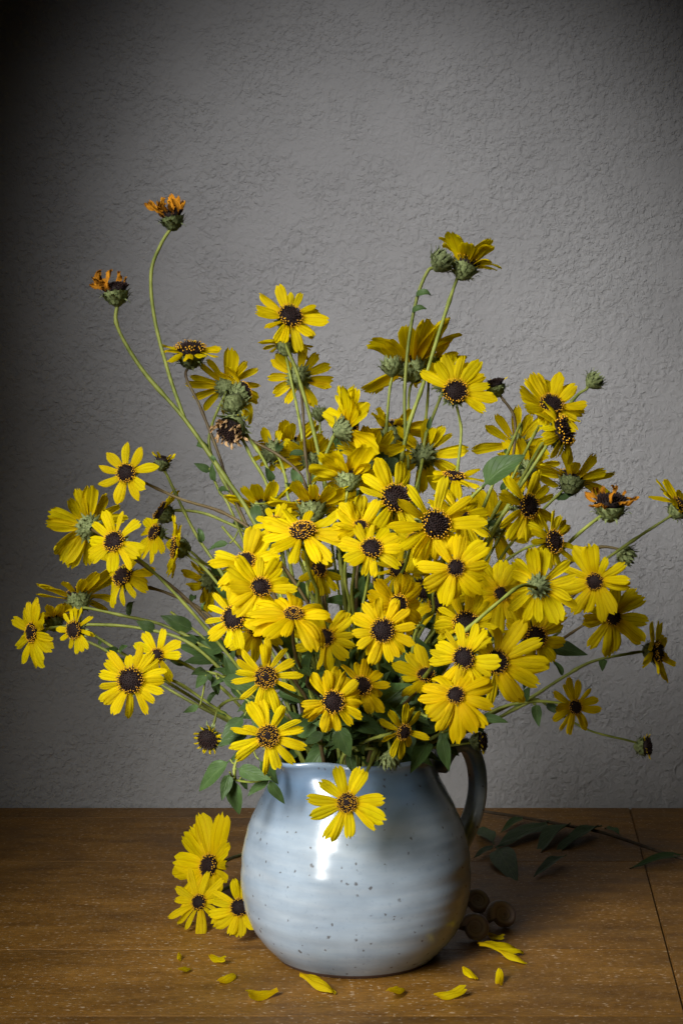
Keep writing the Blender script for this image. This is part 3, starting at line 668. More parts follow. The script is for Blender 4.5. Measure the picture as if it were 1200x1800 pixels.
# --- handle side, upper
D('yellow daisy with crowded upswept petals above the tilted dark disc, handle side', 968, 712, 66, 20, (.18, .5, .8), -.02, way=[(935, 770, .02), (890, 860, .02), (840, 960, .01)], pet=['flat', 'crimp'], tilt=20, n=17)
D('yellow daisy with slanted dark disc just under the crowded upswept one', 989, 757, 62, 25, (.72, .28, .6), -.03, way=[(962, 780, 0), (905, 870, 0), (850, 965, 0)], pet='droop', tilt=-12, n=13, sr=.0018)
Bd('small spiky bud sticking out behind the crowded upswept daisy', 1045, 668, 16, 15, (.7, .6, .2), .05, way=[(1030, 684, .05), (1005, 705, .05), (940, 800, .03), (870, 930, .01)])
D('yellow daisy showing its back behind three crossing stems and a broad leaf', 905, 784, 66, 17, (-.15, .1, -1), .06, way=[(915, 745, .03), (890, 800, 0), (850, 890, 0)], pet='soft', tilt=8, n=11)
D('yellow daisy on green cup facing up, next to the withered orange head', 1006, 838, 70, 22, (.22, .9, -.25), .03, way=[(996, 856, .03), (978, 872, .03), (950, 900, .03), (880, 980, .02)], pet='flat', tilt=16, n=12)
Wt('withered orange head on a pale straight stem, handle side', 1072, 880, 50, 26, (.0, 1, .25), -.01, way=[(1063, 902, -.01), (1000, 953, -.01), (940, 1020, -.01), (850, 1120, -.01)], n=20, pet='dry', tilt=34, disc='plain', mess=1.8, sr=.0017, smat=M_STEM)
D('yellow daisy seen from the side, furthest out over the handle side', 1196, 890, 60, 18, (.5, .6, .35), .02, way=[(1178, 907, .02), (1100, 958, .02), (1000, 1030, .01), (880, 1130, 0)], pet='soft', tilt=16, n=12)
Bd('dark spiky bud nodding beside the long straight stem, handle side', 1100, 978, 17, 16, (.6, -.4, .3), .03, way=[(1082, 964, .035), (1048, 963, .04), (1000, 990, .04), (920, 1050, .02)])
D('yellow daisy with dark disc and long vertical petals under the green cupped one', 928, 890, 68, 20, (.52, .05, .85), -.01, pet='soft', tilt=2, n=16)
D('small crowded yellow daisy with oval dark disc tucked under the long petalled one', 972, 952, 54, 19, (.58, .12, .8), -.03, pet='soft', tilt=10, n=15)
# --- crown, middle
D('yellow daisy with long strap petals spread like a star, largest bloom', 765, 922, 92, 25, (.02, .28, .96), -.13, pet=['flat', 'thin', 'flat'], tilt=8, n=12, wid=.95, roll=.35)
D('yellow daisy with dark disc half covered by the largest star shaped bloom', 695, 876, 74, 25, (.02, .22, .95), -.05, pet='flat', tilt=6, n=11, arc=(40, 330))
D('yellow daisy with swept down petals just under the largest star bloom', 800, 998, 68, 15, (.12, .12, .95), -.15, pet=['soft', 'droop'], tilt=-2, n=14, wid=1.15)
D('yellow daisy with round dark disc under a folded neighbour, in the middle', 653, 964, 57, 18, (0, .38, .88), -.13, pet='soft', tilt=6, n=13, wid=1.1)
D('yellow daisy with curled-up petals leaning on the one below it, middle', 634, 925, 60, 12, (-.25, .45, .6), -.11, pet=['crimp', 'cup', 'soft'], tilt=20, n=9, arc=(40, 220), wid=1.2)
D('yellow daisy with wide golden disc facing up, petals spread flat', 532, 934, 80, 23, (-.02, .74, .62), -.11, pet=['soft', 'flat'], tilt=0, n=12, disc='gold', sr=.0018)
D('small yellow daisy with tilted golden disc behind the flat spread one', 482, 922, 44, 15, (-.35, .55, .75), -.06, pet='soft', tilt=4, n=11, disc='gold')
D('yellow daisy with broad pale petal on one side, beside the flat spread one', 432, 986, 66, 16, (-.02, .38, .9), -.10, pet='soft', tilt=8, n=11, wid=1.2)
D('yellow daisy with bristly disc resting on the drooping bloom below', 458, 1032, 64, 17, (.12, .35, .9), -.14, pet=['soft', 'flat'], tilt=6, n=11, wid=1.25)
D('yellow daisy with disc half hidden beneath a neighbour petal, spout side', 411, 1086, 60, 20, (-.12, .12, .95), -.12, pet='soft', tilt=4, n=14)
D('bright yellow petals peeking out beneath the half hidden disc', 452, 1105, 62, 16, (.1, .1, .95), -.09, pet='soft', tilt=0, n=11)
D('large drooping yellow daisy with brown oval disc and folded upper petals', 516, 1080, 86, 17, (.02, .80, .58), -.16, pet=['droop', 'hang', 'droop'], tilt=12, gold=.38, n=16, wid=1.0, disc='gold')
D('yellow daisy with ragged petals behind the large drooping one', 572, 1120, 62, 15, (-.4, .15, .85), -.09, pet=['soft', 'crimp'], tilt=8, n=11)
D('yellow daisy behind the dark disc with bright pollen ring', 699, 1063, 62, 17, (.3, .22, .92), -.12, pet='soft', tilt=2, gold=.38, n=13, wid=1.1)
D('golden yellow daisy with large black disc ringed by pollen dots', 672, 1108, 60, 20, (0, .1, 1), -.16, pet='soft', tilt=4, gold=.38, n=14, wid=1.05)
D('yellow daisy with a stem crossing its black disc and many narrow petals', 818, 1096, 55, 21, (.02, .25, .95), -.13, pet=['thin', 'soft'], tilt=8, n=20)
D('yellow daisy with black disc in front of its long petalled neighbour', 815, 1157, 63, 19, (.0, .16, 1), -.18, pet='flat', tilt=4, n=14, wid=1.1)
D('yellow daisy with long petals reaching towards the handle side', 872, 1163, 88, 20, (.28, .1, .95), -.12, pet='flat', tilt=2, n=12, lens=lambda a: 1.0 if (a < 80 or a > 250) else .7)
D('yellow daisy with black disc behind the long petalled one, handle side', 940, 1120, 68, 20, (.22, .1, .95), -.07, pet=['flat', 'soft'], tilt=2, n=11)
D('large yellow daisy with petals hanging down over the jug handle', 800, 1222, 82, 15, (.0, .22, .95), -.19, pet=['soft', 'droop'], tilt=-2, gold=.38, n=15, wid=1.15, lens=lambda a: .75 if 100 < a < 230 else 1.0)
D('shaded yellow daisy behind the swept down petals, middle', 880, 1044, 74, 13, (.18, .2, .92), -.05, pet='soft', tilt=4, n=11, wid=1.3)
D('small yellow daisy peeking between leaves in the heart of the bouquet', 748, 1187, 58, 15, (-.05, .6, .78), -.09, pet='flat', tilt=14, n=9, arc=(60, 330))
D('yellow daisy with oval brown disc behind the pollen ringed one by the rim', 635, 1206, 56, 17, (.42, .15, .9), -.13, pet='soft', tilt=4, gold=.38, n=13, wid=1.1)
D('golden yellow daisy with big black pollen ringed disc above the jug rim', 585, 1234, 60, 19, (-.05, .1, 1), -.16, pet='soft', tilt=4, gold=.38, n=14)
D('yellow daisy with golden brown disc and leaf beneath, spout side', 467, 1190, 66, 19, (.06, .12, 1), -.15, pet='flat', tilt=4, n=13, disc='gold')
D('yellow daisy with golden brown disc resting above the jug spout', 471, 1294, 66, 19, (.02, .15, 1), -.16, pet='flat', tilt=4, n=13, disc='gold', way=[(500, 1290, -.11), (530, 1300, -.07)])
D('small yellow daisy with black disc on a pale stem above the jug rim', 708, 1286, 52, 14, (.36, .2, .9), -.12, pet='thin', tilt=8, n=10, wid=1.2, way=[(690, 1288, -.10), (650, 1300, -.08), (615, 1318, -.055)])
D('yellow daisy hanging in front of the jug body, below the rim', 610, 1411, 70, 17, (-.04, .12, 1), -.125, pet='flat', tilt=2, n=12, disc='gold', wid=.95, way=[(628, 1385, -.092), (642, 1360, -.080), (655, 1335, -.072), (662, 1318, -.055)], leaves=0)
# --- spout side
D('large flat yellow daisy with black pollen ringed disc, low over the spout side', 230, 1196, 65, 22, (-.05, .05, 1), -.08, pet='flat', tilt=4, n=15, wid=1.05, way=[(300, 1195, -.05), (380, 1245, -.04), (450, 1290, -.03), (540, 1310, -.01)])
D('yellow daisy partly hidden behind the large flat one, spout side', 276, 1152, 54, 12, (-.1, .15, .95), -.05, pet='flat', tilt=4, n=9, wid=1.35, way=[(320, 1165, -.03), (385, 1205, -.03), (450, 1265, -.02), (545, 1310, 0)])
D('small yellow daisy with bluish black disc and short petals, spout side', 131, 1107, 42, 15, (-.45, .05, .9), -.03, pet='thin', tilt=4, n=14, wid=1.1, way=[(160, 1113, -.02), (210, 1145, -.02), (320, 1215, -.01), (450, 1290, 0), (550, 1312, 0)])
D('yellow daisy seen side-on, furthest out over the spout side', 57, 1112, 62, 16, (-.72, 0, .62), .02, pet='soft', tilt=8, n=13, way=[(95, 1103, .03), (160, 1098, .03), (250, 1105, .02), (340, 1135, .01), (450, 1240, 0)])
D('yellow daisy facing up just behind the furthest one, spout side', 92, 1085, 52, 17, (-.25, .9, -.2), .05, pet='flat', tilt=12, n=11, arc=(-20, 240), way=[(110, 1110, .06), (190, 1145, .05), (320, 1225, .03), (470, 1300, .02)])
D('yellow daisy with upright petals and green cup, between side-on and back-turned ones', 137, 1048, 68, 20, (-.3, .75, -.5), .05, pet='soft', tilt=16, n=12, way=[(160, 1070, .04), (220, 1083, .03), (290, 1100, .03), (360, 1140, .02), (460, 1240, .01)])
D('yellow daisy with its back and green cup turned outward, spout side', 154, 926, 68, 19, (-.42, .12, -.85), .03, pet='soft', tilt=8, n=13, way=[(200, 955, 0), (240, 985, 0), (330, 1055, 0), (440, 1180, 0)])
D('bright yellow daisy with slim oval disc over the back-turned one', 201, 952, 60, 18, (-.5, .2, .85), -.04, pet='soft', tilt=2, n=14, wid=1.05, way=[(235, 975, -.02), (280, 1015, -.01), (350, 1090, -.01), (450, 1210, 0)])
D('yellow daisy with bristly disc and hanging petals below the bright slim one', 217, 1013, 56, 19, (-.45, .5, .65), .01, pet='droop', tilt=-8, n=12, way=[(243, 1028, .02), (300, 1045, .02), (370, 1085, .01), (460, 1200, .01)])
D('yellow daisy with nine pointed petals on its own, highest of spout side', 222, 831, 55, 16, (-.15, .12, 1), -.01, pet='point', tilt=4, n=9, wid=1.25, way=[(262, 852, .01), (320, 878, .01), (400, 905, .01), (470, 960, 0), (560, 1100, 0)], disc='dark', smat=M_STEM_RED)
Wt('small spent head behind the nine-petalled daisy', 287, 808, 28, 14, (.2, .9, -.1), .03, pet='stub', n=8, tilt=50, disc='plain', way=[(292, 832, .03), (310, 870, .03), (345, 940, .03), (385, 1000, .02), (480, 1150, .01)])
D('yellow daisy with one upright petal, cup turned to the wall, near spent head', 284, 899, 50, 17, (-.8, .55, 0), .05, pet='soft', tilt=8, n=8, arc=(20, 240), way=[(310, 897, .05), (380, 910, .04), (470, 975, .02)])
D('yellow daisy facing sideways with swept back petals, beside its green cup', 309, 962, 60, 18, (-.9, .12, .2), .02, pet='soft', tilt=22, n=12, way=[(330, 975, .02), (370, 1010, .02), (450, 1120, .01)])
D('dull drooping yellow daisy in shade, face down among the spout side stems', 366, 1024, 50, 17, (-.4, -.35, -.5), .09, pet=['droop', 'crimp'], tilt=10, n=10)
D('yellow petals fanned behind the spout side stems, under the sideways daisy', 272, 936, 52, 14, (-.6, .3, .5), .06, pet='soft', tilt=4, n=9, arc=(120, 330))
# --- crown, behind
D('yellow daisy on dark green cup facing up, beside the pale thick stem', 460, 884, 62, 21, (-.12, .9, -.3), .02, pet='flat', tilt=22, n=12)
D('yellow daisy with fan of upright petals seen from its green underside, centre', 550, 886, 76, 24, (0, .86, -.42), -.02, pet='flat', tilt=14, n=15)
D('orange-yellow daisy facing up in the back row between stems', 512, 782, 60, 20, (-.15, .85, -.45), .08, pet='soft', tilt=22, n=11)
D('green cup with short petals turned aside in the back row', 479, 795, 40, 18, (-.2, .1, -.9), .06, pet='crimp', tilt=20, n=9)
D('yellow daisy with two broad lit petals behind the highest daisy stem', 546, 802, 58, 17, (-.1, .8, -.5), .05, pet='soft', tilt=14, n=11, wid=1.2)
D('yellow daisy with pale upright petals on a shaggy green cup, centre top', 614, 836, 72, 21, (.12, .82, -.4), -.02, pet='soft', tilt=16, n=13, wid=1.15)
D('big ruffled yellow daisy turned sideways with woolly green cup', 614, 752, 78, 21, (.86, .30, -.30), 0, pet=['crimp', 'crimp', 'droop', 'cup'], tilt=24, n=18, wid=1.15, way=[(585, 770, .0), (566, 815, .0), (548, 860, 0), (530, 920, 0), (560, 1060, 0)], sr=.0019, smat=M_STEM)
D('yellow daisy facing up behind the two tall green stems, back row', 692, 754, 64, 21, (.05, .88, -.4), .07, pet='soft', tilt=18, n=13)
D('yellow daisy with its back turned and thin spread petals, above the flat side-on one', 745, 798, 66, 19, (.12, .35, -.9), .05, pet='thin', tilt=6, n=14, wid=1.15)
D('yellow daisy seen edge-on with disc up, behind the largest star bloom', 797, 838, 60, 18, (.12, .95, .3), -.01, pet='soft', tilt=2, n=12)
D('yellow daisy mostly hidden behind the star bloom with dark disc edge', 808, 906, 64, 16, (.25, .75, .55), -.04, pet='soft', tilt=8, n=11)
D('shaded yellow daisy behind the crossing green stems, handle side', 868, 925, 68, 16, (.2, .3, -.9), .05, pet='soft', tilt=8, n=11)
Wt('bare black seed head deep among the stems', 745, 1035, 24, 18, (.0, .3, .95), -.06, pet='stub', n=12, tilt=10, disc='plain')
D('small shaded yellow daisy deep behind the middle blooms', 700, 1002, 48, 15, (0, .4, .9), -.04, pet='soft', tilt=8, n=10)
D('shaded yellow daisy deep behind, near the black seed head', 738, 995, 46, 14, (.1, .5, .85), -.02, pet='soft', tilt=6, n=10)
D('yellow daisy deep in shade between the golden pair and the drooping bloom', 620, 1150, 48, 15, (.0, .3, .9), -.02, pet='soft', tilt=4, n=11)
D('yellow daisy with ragged tilted petals wedged between the star bloom and its swept down neighbour', 728, 950, 58, 15, (-.4, .5, .7), -.06, pet=['crimp', 'droop'], tilt=10, n=12)
D('yellow daisy wedged behind the round disc daisy with petals pointing up', 690, 930, 60, 17, (-.1, .85, -.3), -.02, pet='soft', tilt=20, n=12)
D('yellow daisy in half shade behind the narrow petalled crossed disc', 770, 1060, 56, 16, (-.35, .45, .75), -.06, pet='droop', tilt=6, n=12)
D('yellow daisy seen from behind between the ruffled bloom and the dark half covered disc', 650, 805, 64, 19, (.25, .75, -.6), .02, pet='soft', tilt=14, n=13)
D('yellow daisy turned sideways under the spread flat golden disc', 560, 1000, 52, 15, (.6, .3, .6), -.04, pet=['crimp', 'soft'], tilt=8, n=11)
D('yellow daisy tipped away behind the slanted dark disc, handle side', 930, 820, 58, 18, (.35, .6, -.6), .05, pet='soft', tilt=10, n=12)
# --- handle side, lower
D('bright yellow daisy showing its woolly green back, stem arching before it', 948, 1028, 64, 17, (.5, .12, -.86), -.12, pet='soft', tilt=4, n=11, wid=1.15, way=[(915, 1030, -.15), (880, 1055, -.16), (822, 1105, -.16), (780, 1145, -.13), (720, 1230, -.06)], smat=M_STEM, leaves=2)
D('yellow daisy with narrow black disc and a curled petal, handle side', 1045, 1022, 68, 15, (-.62, .02, .8), -.05, pet=['soft', 'thin'], tilt=14, n=11, wid=1.15, way=[(1015, 1040, -.02), (965, 1085, -.01), (880, 1170, 0)])
D('yellow daisy with long drooping petals below the curled petal one', 1076, 1084, 72, 15, (.25, -.02, .95), -.03, pet=['flat', 'soft'], tilt=2, n=12, wid=1.05, lens=lambda a: .7 if 100 < a < 220 else 1.0, way=[(1040, 1090, .0), (985, 1125, .0), (920, 1170, .0), (830, 1250, 0)])
D('yellow daisy in profile at the end of a long thin stem, handle side', 1154, 1145, 62, 18, (.80, .08, .55), 0, pet=['soft', 'thin'], tilt=12, n=12, way=[(1110, 1148, .0), (1040, 1163, .0), (990, 1190, 0), (930, 1228, 0), (850, 1275, 0), (740, 1308, 0)])
D('small yellow daisy on a pale horizontal stem beside the handle', 1010, 1243, 50, 13, (.25, .28, .9), -.04, pet='thin', tilt=8, gold=.38, n=11, wid=1.3, way=[(985, 1236, -.03), (935, 1233, -.03), (880, 1244, -.03), (820, 1275, -.02), (740, 1312, -.01)], smat=M_STEM)
Wt('bare dark head with yellow stubs at the tip of the longest drooping stem', 1137, 1312, 23, 16, (.85, .1, .35), .02, pet='stub', n=14, tilt=25, disc='plain', way=[(1112, 1304, .02), (1035, 1284, .02), (975, 1250, .02), (930, 1228, .02), (850, 1262, .01), (750, 1306, .01)], sr=.0012)
Wt('bare dark head with yellow stubs in front of the jug handle', 848, 1303, 23, 16, (.9, .05, .3), -.03, pet='stub', n=14, tilt=25, disc='plain', way=[(825, 1306, -.03), (780, 1312, -.035), (725, 1318, -.03)], sr=.0011, leaves=0)
Wt('bare dark head with yellow stubs nodding beside the jug spout', 365, 1300, 27, 18, (-.1, -.18, .9), -.05, pet='stub', n=18, tilt=18, disc='plain', way=[(377, 1268, -.03), (386, 1243, -.03), (410, 1229, -.04), (447, 1230, -.04), (500, 1260, -.03)], leaves=0)
Bd('grey green bud drooping over the jug rim', 685, 1338, 17, 16, (0, -1, .25), -.088, way=[(685, 1314, -.088), (680, 1296, -.075), (668, 1300, -.06)], leaves=0)

# --- three cut flowers lying on the table
def lying(label, x, y, Rp, dp, face, z, tail, **kw):
    rn = random.Random(int(x + y)); C = tab(x, y, z); s = (C.y - CAM.y) / F; N = Vector((face[0], -face[2], face[1])).normalized()
    B = C - N * dp * s * .95; P = [B] + [tab(a, b, c) for a, b, c in tail]
    root = thing('yellow_daisy', label, 'daisy', Vector((C.x, C.y, 0)), 'cut daisies lying beside the jug')
    vv, ff = tube([p - root.location for p in catmull(P, 7)], .0016, 8); link('stem', mesh('stem', vv, ff, M_STEM), root)
    head(root, C, N, Rp * s, dp * s, rn, 'open', **kw)
lying('largest of three cut yellow daisies lying on the table beside the jug', 368, 1522, 92, 19, (-.62, .32, .66), .040, [(408, 1508, .030), (450, 1498, .018), (500, 1490, .004)], pet='flat', tilt=6, n=18, lens=lambda a: 1.0 if 60 < a < 290 else .55)
lying('smallest of three cut yellow daisies lying on the table', 350, 1586, 58, 13, (-.30, .42, .85), .022, [(375, 1572, .014), (400, 1560, .008), (440, 1545, .003)], pet='thin', tilt=6, n=13, wid=1.1, lens=lambda a: .6 if (a < 30 or a > 320) else 1.0)
lying('cut yellow daisy lying on the table with its petals touching the jug', 421, 1595, 56, 15, (-.20, .30, .92), .027, [(445, 1572, .014), (462, 1545, .006), (475, 1520, .003)], pet='flat', tilt=4, n=11, wid=1.2)

# ---------------------------------------------------------------- leafy stems
G4 = 'leafy stems of the bouquet'
def leafy(label, stem, leaves, fill=0, box=None, seed=1):
    rn = random.Random(seed); P = [at(*p) for p in stem]; M_ = mouth_point(P[0], rn); q = M_ - MOUTH
    bottom = Vector((JX - q.x * .6, -q.y * .6, .016)); P += [M_, M_.lerp(bottom, .5), bottom]
    path = catmull(P, 7); root = thing('leafy_sprig', label, 'sprig', path[-1], G4); make_stem(root, path, .0014)
    for lf in leaves:
        bx, by, tx, ty, Y = lf[:5]; wdt = lf[5] if len(lf) > 5 else 1.0
        dY = rn.uniform(-.012, .006); base = at(bx, by, Y); add_leaf(root, base, at(tx, ty, Y + dY), rn, wdt)
        j = min(path, key=lambda p: (p - base).length)
        if (j - base).length > .002:
            vv, ff = tube([p - root.location for p in catmull([j, j.lerp(base, .5) + Vector((0, 0, -.002)), base], 4)], .0007, 6); link('leaf_stalk', mesh('leaf_stalk', vv, ff, M_STEM), root)
    top = [p for p in path if p.z > .158]
    for _ in range(fill):
        p = rn.choice(top); d = Vector((rn.uniform(-1, 1), rn.uniform(-1, .6), rn.uniform(-.5, .8))).normalized(); L = rn.uniform(.020, .042)
        add_leaf(root, p, p + d * L, rn, rn.uniform(.8, 1.15), rn.choice([LEAF, LEAF, LEAFN]))
    return root
leafy('leafy green sprig tip hanging beside the jug spout', [(414, 1372, -.07), (412, 1350, -.065), (425, 1325, -.06), (462, 1305, -.055), (520, 1310, -.04)],
      [(405, 1335, 351, 1385, -.06), (404, 1357, 391, 1403, -.075), (411, 1366, 418, 1432, -.072, .9), (414, 1350, 470, 1368, -.08), (424, 1366, 434, 1388, -.07), (455, 1335, 487, 1375, -.062, 1.2), (472, 1368, 497, 1412, -.085, .9), (476, 1366, 438, 1394, -.075), (412, 1366, 402, 1398, -.06), (430, 1320, 404, 1338, -.05, 1.1)], seed=3)
leafy('leafy stem under the golden discs on the spout side', [(352, 1178, -.06), (392, 1190, -.06), (440, 1225, -.05), (500, 1280, -.03)],
      [(385, 1192, 459, 1209, -.11, .9), (365, 1180, 345, 1208, -.06, 1.2), (372, 1186, 385, 1222, -.06, 1.1), (450, 1242, 453, 1292, -.13, .8), (430, 1258, 389, 1300, -.06), (440, 1284, 386, 1306, -.05, 1.1), (352, 1241, 324, 1251, -.05), (405, 1195, 440, 1232, -.05, 1.2), (395, 1190, 372, 1205, -.06), (455, 1230, 420, 1245, -.05)], fill=3, seed=4)
leafy('leafy stem with dark toothed leaves behind the low flat daisy', [(345, 1128, .02), (385, 1155, .02), (440, 1220, .01), (510, 1290, .0)],
      [(386, 1158, 318, 1130, .02, 1.2), (386, 1160, 330, 1160, .015, 1.1), (395, 1165, 364, 1180, .01), (350, 1130, 322, 1120, .02), (410, 1185, 380, 1175, 0)], fill=4, seed=5)
leafy('leafy stem with a broad leaf hanging over the jug rim', [(590, 1250, -.09), (600, 1275, -.075), (612, 1300, -.055)],
      [(593, 1272, 612, 1327, -.10, 1.5), (572, 1288, 535, 1306, -.085), (612, 1322, 622, 1360, -.095, 1.2), (560, 1260, 520, 1300, -.05, 1.1), (625, 1290, 640, 1325, -.07)], fill=4, seed=6)
leafy('leafy stem with a pointed leaf hanging before the jug handle', [(830, 1245, -.07), (800, 1270, -.06), (755, 1300, -.045)],
      [(776, 1288, 786, 1353, -.075, .9), (842, 1260, 888, 1267, -.05, .9), (800, 1275, 770, 1310, -.06, 1.1), (815, 1260, 850, 1285, -.04), (790, 1270, 760, 1250, -.05)], fill=3, seed=7)
leafy('thin stem with one small dark leaf hanging below the profile daisy', [(935, 1232, -.01), (860, 1268, -.01), (760, 1305, 0)], [(941, 1236, 945, 1272, -.01, 1.2)], seed=8)
leafy('stem with one broad glossy leaf below the crossing stems, handle side', [(905, 800, -.04), (850, 853, -.035), (812, 900, -.03), (760, 1030, -.01)], [(847, 855, 909, 798, -.045, 1.25)], seed=9)
leafy('stem with upright dark leaves behind the largest star bloom', [(678, 790, .02), (682, 850, .02), (670, 950, .01)], [(682, 842, 674, 782, .01, 1.6), (640, 915, 684, 880, -.01, 1.1), (652, 940, 690, 905, -.02, 1.2), (690, 835, 705, 790, .03, 1.1)], seed=10)
leafy('stem with narrow leaves beside the fan of upright petals', [(515, 830, .03), (528, 880, .02), (545, 980, .01)], [(531, 858, 512, 824, 0, 1.2), (530, 870, 505, 850, 0), (447, 885, 454, 920, .0, 1.1), (520, 880, 500, 910, 0)], seed=11)
leafy('thin stem with small curled leaves beside the pale thick stem', [(368, 822, .03), (385, 862, .03), (420, 930, .02)], [(372, 830, 344, 815, .03, 1.1), (378, 848, 371, 816, .03), (384, 858, 400, 862, .03), (404, 955, 366, 962, .02)], seed=12)
for i, (lab, st) in enumerate([
    ('leafy stem in shade under the large drooping bloom', [(520, 1130, -.06), (545, 1210, -.05), (580, 1290, -.03)]),
    ('leafy stem in shade behind the golden pair above the rim', [(620, 1130, -.04), (620, 1220, -.03), (625, 1300, -.01)]),
    ('leafy stem in shade under the pollen ringed daisies', [(690, 1150, -.06), (675, 1230, -.05), (655, 1300, -.03)]),
    ('leafy stem in shade beside the small daisy on a pale stem', [(735, 1190, -.05), (715, 1250, -.05), (690, 1310, -.03)]),
    ('leafy stem in shade under the hanging petals, handle side', [(780, 1180, -.03), (750, 1250, -.03), (710, 1310, -.01)]),
    ('leafy stem in shade low behind the spout', [(470, 1200, .0), (510, 1260, .0), (560, 1310, .01)]),
    ('leafy stem deep in the middle below the black seed head', [(720, 1040, .02), (700, 1150, .02), (660, 1290, .01)]),
    ('leafy stem deep in the middle below the round disc daisy', [(620, 1010, .02), (630, 1130, .02), (630, 1290, .02)]),
    ('leafy stem deep among the spout side stems', [(540, 1000, .03), (560, 1130, .03), (600, 1290, .02)]),
    ('leafy stem deep among the handle side stems', [(820, 1000, .03), (770, 1120, .03), (680, 1290, .02)]),
    ('leafy stem low behind the rim near the handle', [(790, 1230, .03), (740, 1280, .03), (690, 1315, .02)]),
    ('thin leafy stem between the fan of upright petals and the ruffled bloom', [(590, 800, .02), (596, 900, .02), (610, 1080, .02)]),
    ('thin leafy stem behind the nine-petalled daisy stem', [(390, 925, .03), (450, 1000, .03), (540, 1150, .02)]),
    ('thin leafy stem above the low flat daisy, spout side', [(300, 1075, .03), (380, 1140, .03), (500, 1260, .02)]),
    ('thin leafy stem among the crossing stems, handle side', [(900, 905, .03), (850, 990, .03), (740, 1150, .02)]),
    ('thin leafy stem beneath the woolly green back, handle side', [(985, 1110, .03), (900, 1170, .03), (770, 1270, .02)]),
    ('leafy stem spreading over the front of the rim', [(650, 1235, -.09), (650, 1280, -.07), (645, 1315, -.045)]),
]): leafy(lab, st, [], fill=7 if lab.startswith('thin') else 12, seed=40 + i)

# ---------------------------------------------------------------- sprig lying on the table by the wall
rn = random.Random(77)
pp = [tab(x, y, .006) for x, y in ((832, 1424), (900, 1434), (995, 1451), (1053, 1462), (1097, 1476), (1174, 1502), (1240, 1520))]
sprig = thing('cut_sprig', 'cut leafy green sprig lying on the table behind the jug handle', 'sprig', Vector((pp[2].x, pp[2].y, 0)))
vv, ff = tube([p - sprig.location for p in catmull(pp, 7)], .0017, 8); link('stem', mesh('stem', vv, ff, M_WOODY), sprig)
for bx, by, tx, ty, wdt in ((965, 1448, 870, 1492, 1.5), (1002, 1452, 938, 1498, 1.3), (1057, 1456, 968, 1496, 1.4), (872, 1494, 905, 1548, 1.6), (995, 1508, 936, 1542, 1.2), (1205, 1506, 1105, 1524, 1.2), (868, 1488, 836, 1452, 1.2), (868, 1490, 832, 1512, 1.2), (1090, 1474, 1058, 1452, 1.0), (920, 1440, 880, 1462, 1.2)):
    a, b = tab(bx, by, .004), tab(tx, ty, .0025); d = (b - a); L = d.length
    link('leaf', rn.choice(LEAF), sprig, basis(d, Vector((rn.uniform(-.3, .3), rn.uniform(-.3, .1), 1)), a - sprig.location + Vector((0, 0, .003)), (L, L * wdt * .38, L * .5)))

# ---------------------------------------------------------------- snail shells
def shell_mesh(turns=4.4, per=44, K=20):
    v, uv, f = [], [], []; n = int(turns * per); th_end = turns * 2 * math.pi; b = .088
    for i in range(n + 1):
        th = i / per * 2 * math.pi; s = math.exp(b * (th - th_end)); R_ = .64 * s; r = .315 * s 
        c = Vector((R_ * math.cos(th), R_ * math.sin(th), .22 * (1 - s)))
        er = Vector((math.cos(th), math.sin(th), 0))
        for k in range(K):
            a = 2 * math.pi * k / K; v.append(c + er * r * math.cos(a) + Vector((0, 0, 1)) * r * 1.25 * math.sin(a)); uv.append((th / 6.283, k / K))
    for i in range(n):
        for k in range(K): f.append((i * K + k, (i + 1) * K + k, (i + 1) * K + (k + 1) % K, i * K + (k + 1) % K))
    f.append(tuple(range(K)))
    me = mesh('shell', v, f, M_SHELL, uv); return me
SH = shell_mesh()
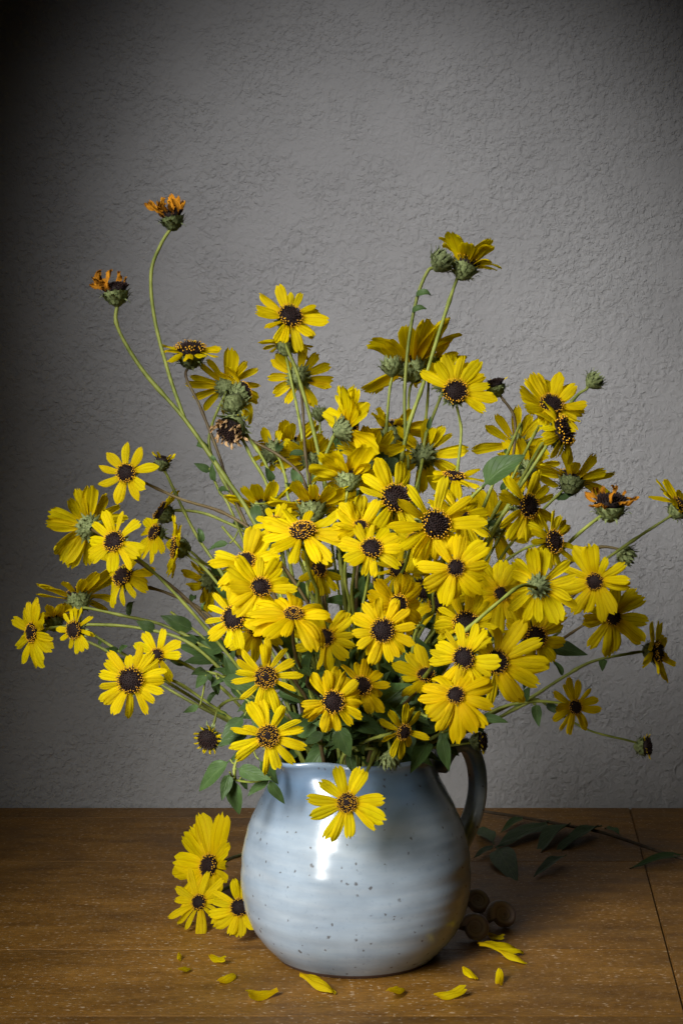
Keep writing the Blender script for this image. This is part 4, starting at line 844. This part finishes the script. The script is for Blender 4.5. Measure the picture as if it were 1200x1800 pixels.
for lab, x, y, rp, nrm, roll in (('banded brown snail shell with its lip turned up, in front of two others', 835, 1634, 33, (-.10, -.80, .58), 2.9),
                                 ('banded brown snail shell on its side, furthest from the jug', 882, 1611, 34, (.20, -.80, .55), 3.4),
                                 ('banded brown snail shell tucked behind two others against the jug', 838, 1588, 31, (.1, -.75, .65), 3.1)):
    s = (tab(x, y).y - CAM.y) / F; r = rp * s
    # rest on the table: lowest vertex at z = 0
    N = Vector(nrm).normalized(); x0 = N.orthogonal().normalized(); x0 = Matrix.Rotation(roll, 3, N) @ x0
    mt = basis(x0, N, Vector((0, 0, 0)), (r, r, r)); low = min((mt @ v_.co).z for v_ in SH.vertices)
    p = tab(x, y, -low); sh = link('snail_shell', SH); sh.matrix_world = Matrix.Translation((p.x, p.y, -low + .0004)) @ mt
    tag(sh, lab, 'snail shell', 'snail shells beside the jug')

# ---------------------------------------------------------------- fallen petals
FP = [(317, 1687, 20, 300, 'small crumpled fallen petal nearest the cut daisies'), (326, 1711, 34, 40, 'curled fallen petal beside the small crumpled one'),
      (381, 1693, 38, 325, 'folded yellow fallen petal with a thin pale tail, near the cut daisies'), (400, 1725, 44, 40, 'twisted fallen petal with thin pointed tail'),
      (456, 1757, 54, 195, 'fallen petal with broad frilled end in front of the jug foot, spout side'), (562, 1742, 60, 345, 'long narrow fallen petal right before the jug foot'),
      (698, 1752, 54, 40, 'plump folded fallen petal in front of the jug, slanted'), (793, 1757, 48, 5, 'flat oval fallen petal in front of the jug, handle side'),
      (825, 1718, 40, 300, 'bright curled fallen petal between the flat oval one and shells'), (879, 1730, 38, 60, 'upturned small fallen petal with a standing tip'),
      (880, 1680, 66, 8, 'long thin fallen petal lying across another petal near the shells'), (902, 1693, 44, 340, 'curved fallen petal beneath the long thin one'),
      (870, 1653, 34, 320, 'dull fallen petal touching the frontmost snail shell')]
FPM = [petal_mesh(kv, M_PETAL, wl, nw, pt) for kv, wl, nw, pt in ((.6, .3, 1.0, .2), (.7, .2, .9, .6), (-.3, .3, 1.0, .0), (.4, .1, 1.0, .5), (-.5, .3, .9, .3))]
for i, (x, y, Lp, ang, lab) in enumerate(FP):
    p = tab(x, y); s = (p.y - CAM.y) / F; L = Lp * s * 1.3; me = FPM[i % 5]
    d = Vector((math.cos(R(ang)), math.sin(R(ang)) * 2.0, 0)).normalized()
    mt = basis(d, Vector((rnd.uniform(-.2, .2), -.25, 1)), Vector((0, 0, 0)), (L, L * .95, L)); low = min((mt @ v_.co).z for v_ in me.vertices)
    o = link('fallen_petal', me); o.color = (.05, 0, 0, 1); cen = mt @ Vector((.5, 0, 0)); o.matrix_world = Matrix.Translation((p.x - cen.x, p.y - cen.y, -low + .0003)) @ mt
    tag(o, lab, 'petal', 'fallen petals on the table')
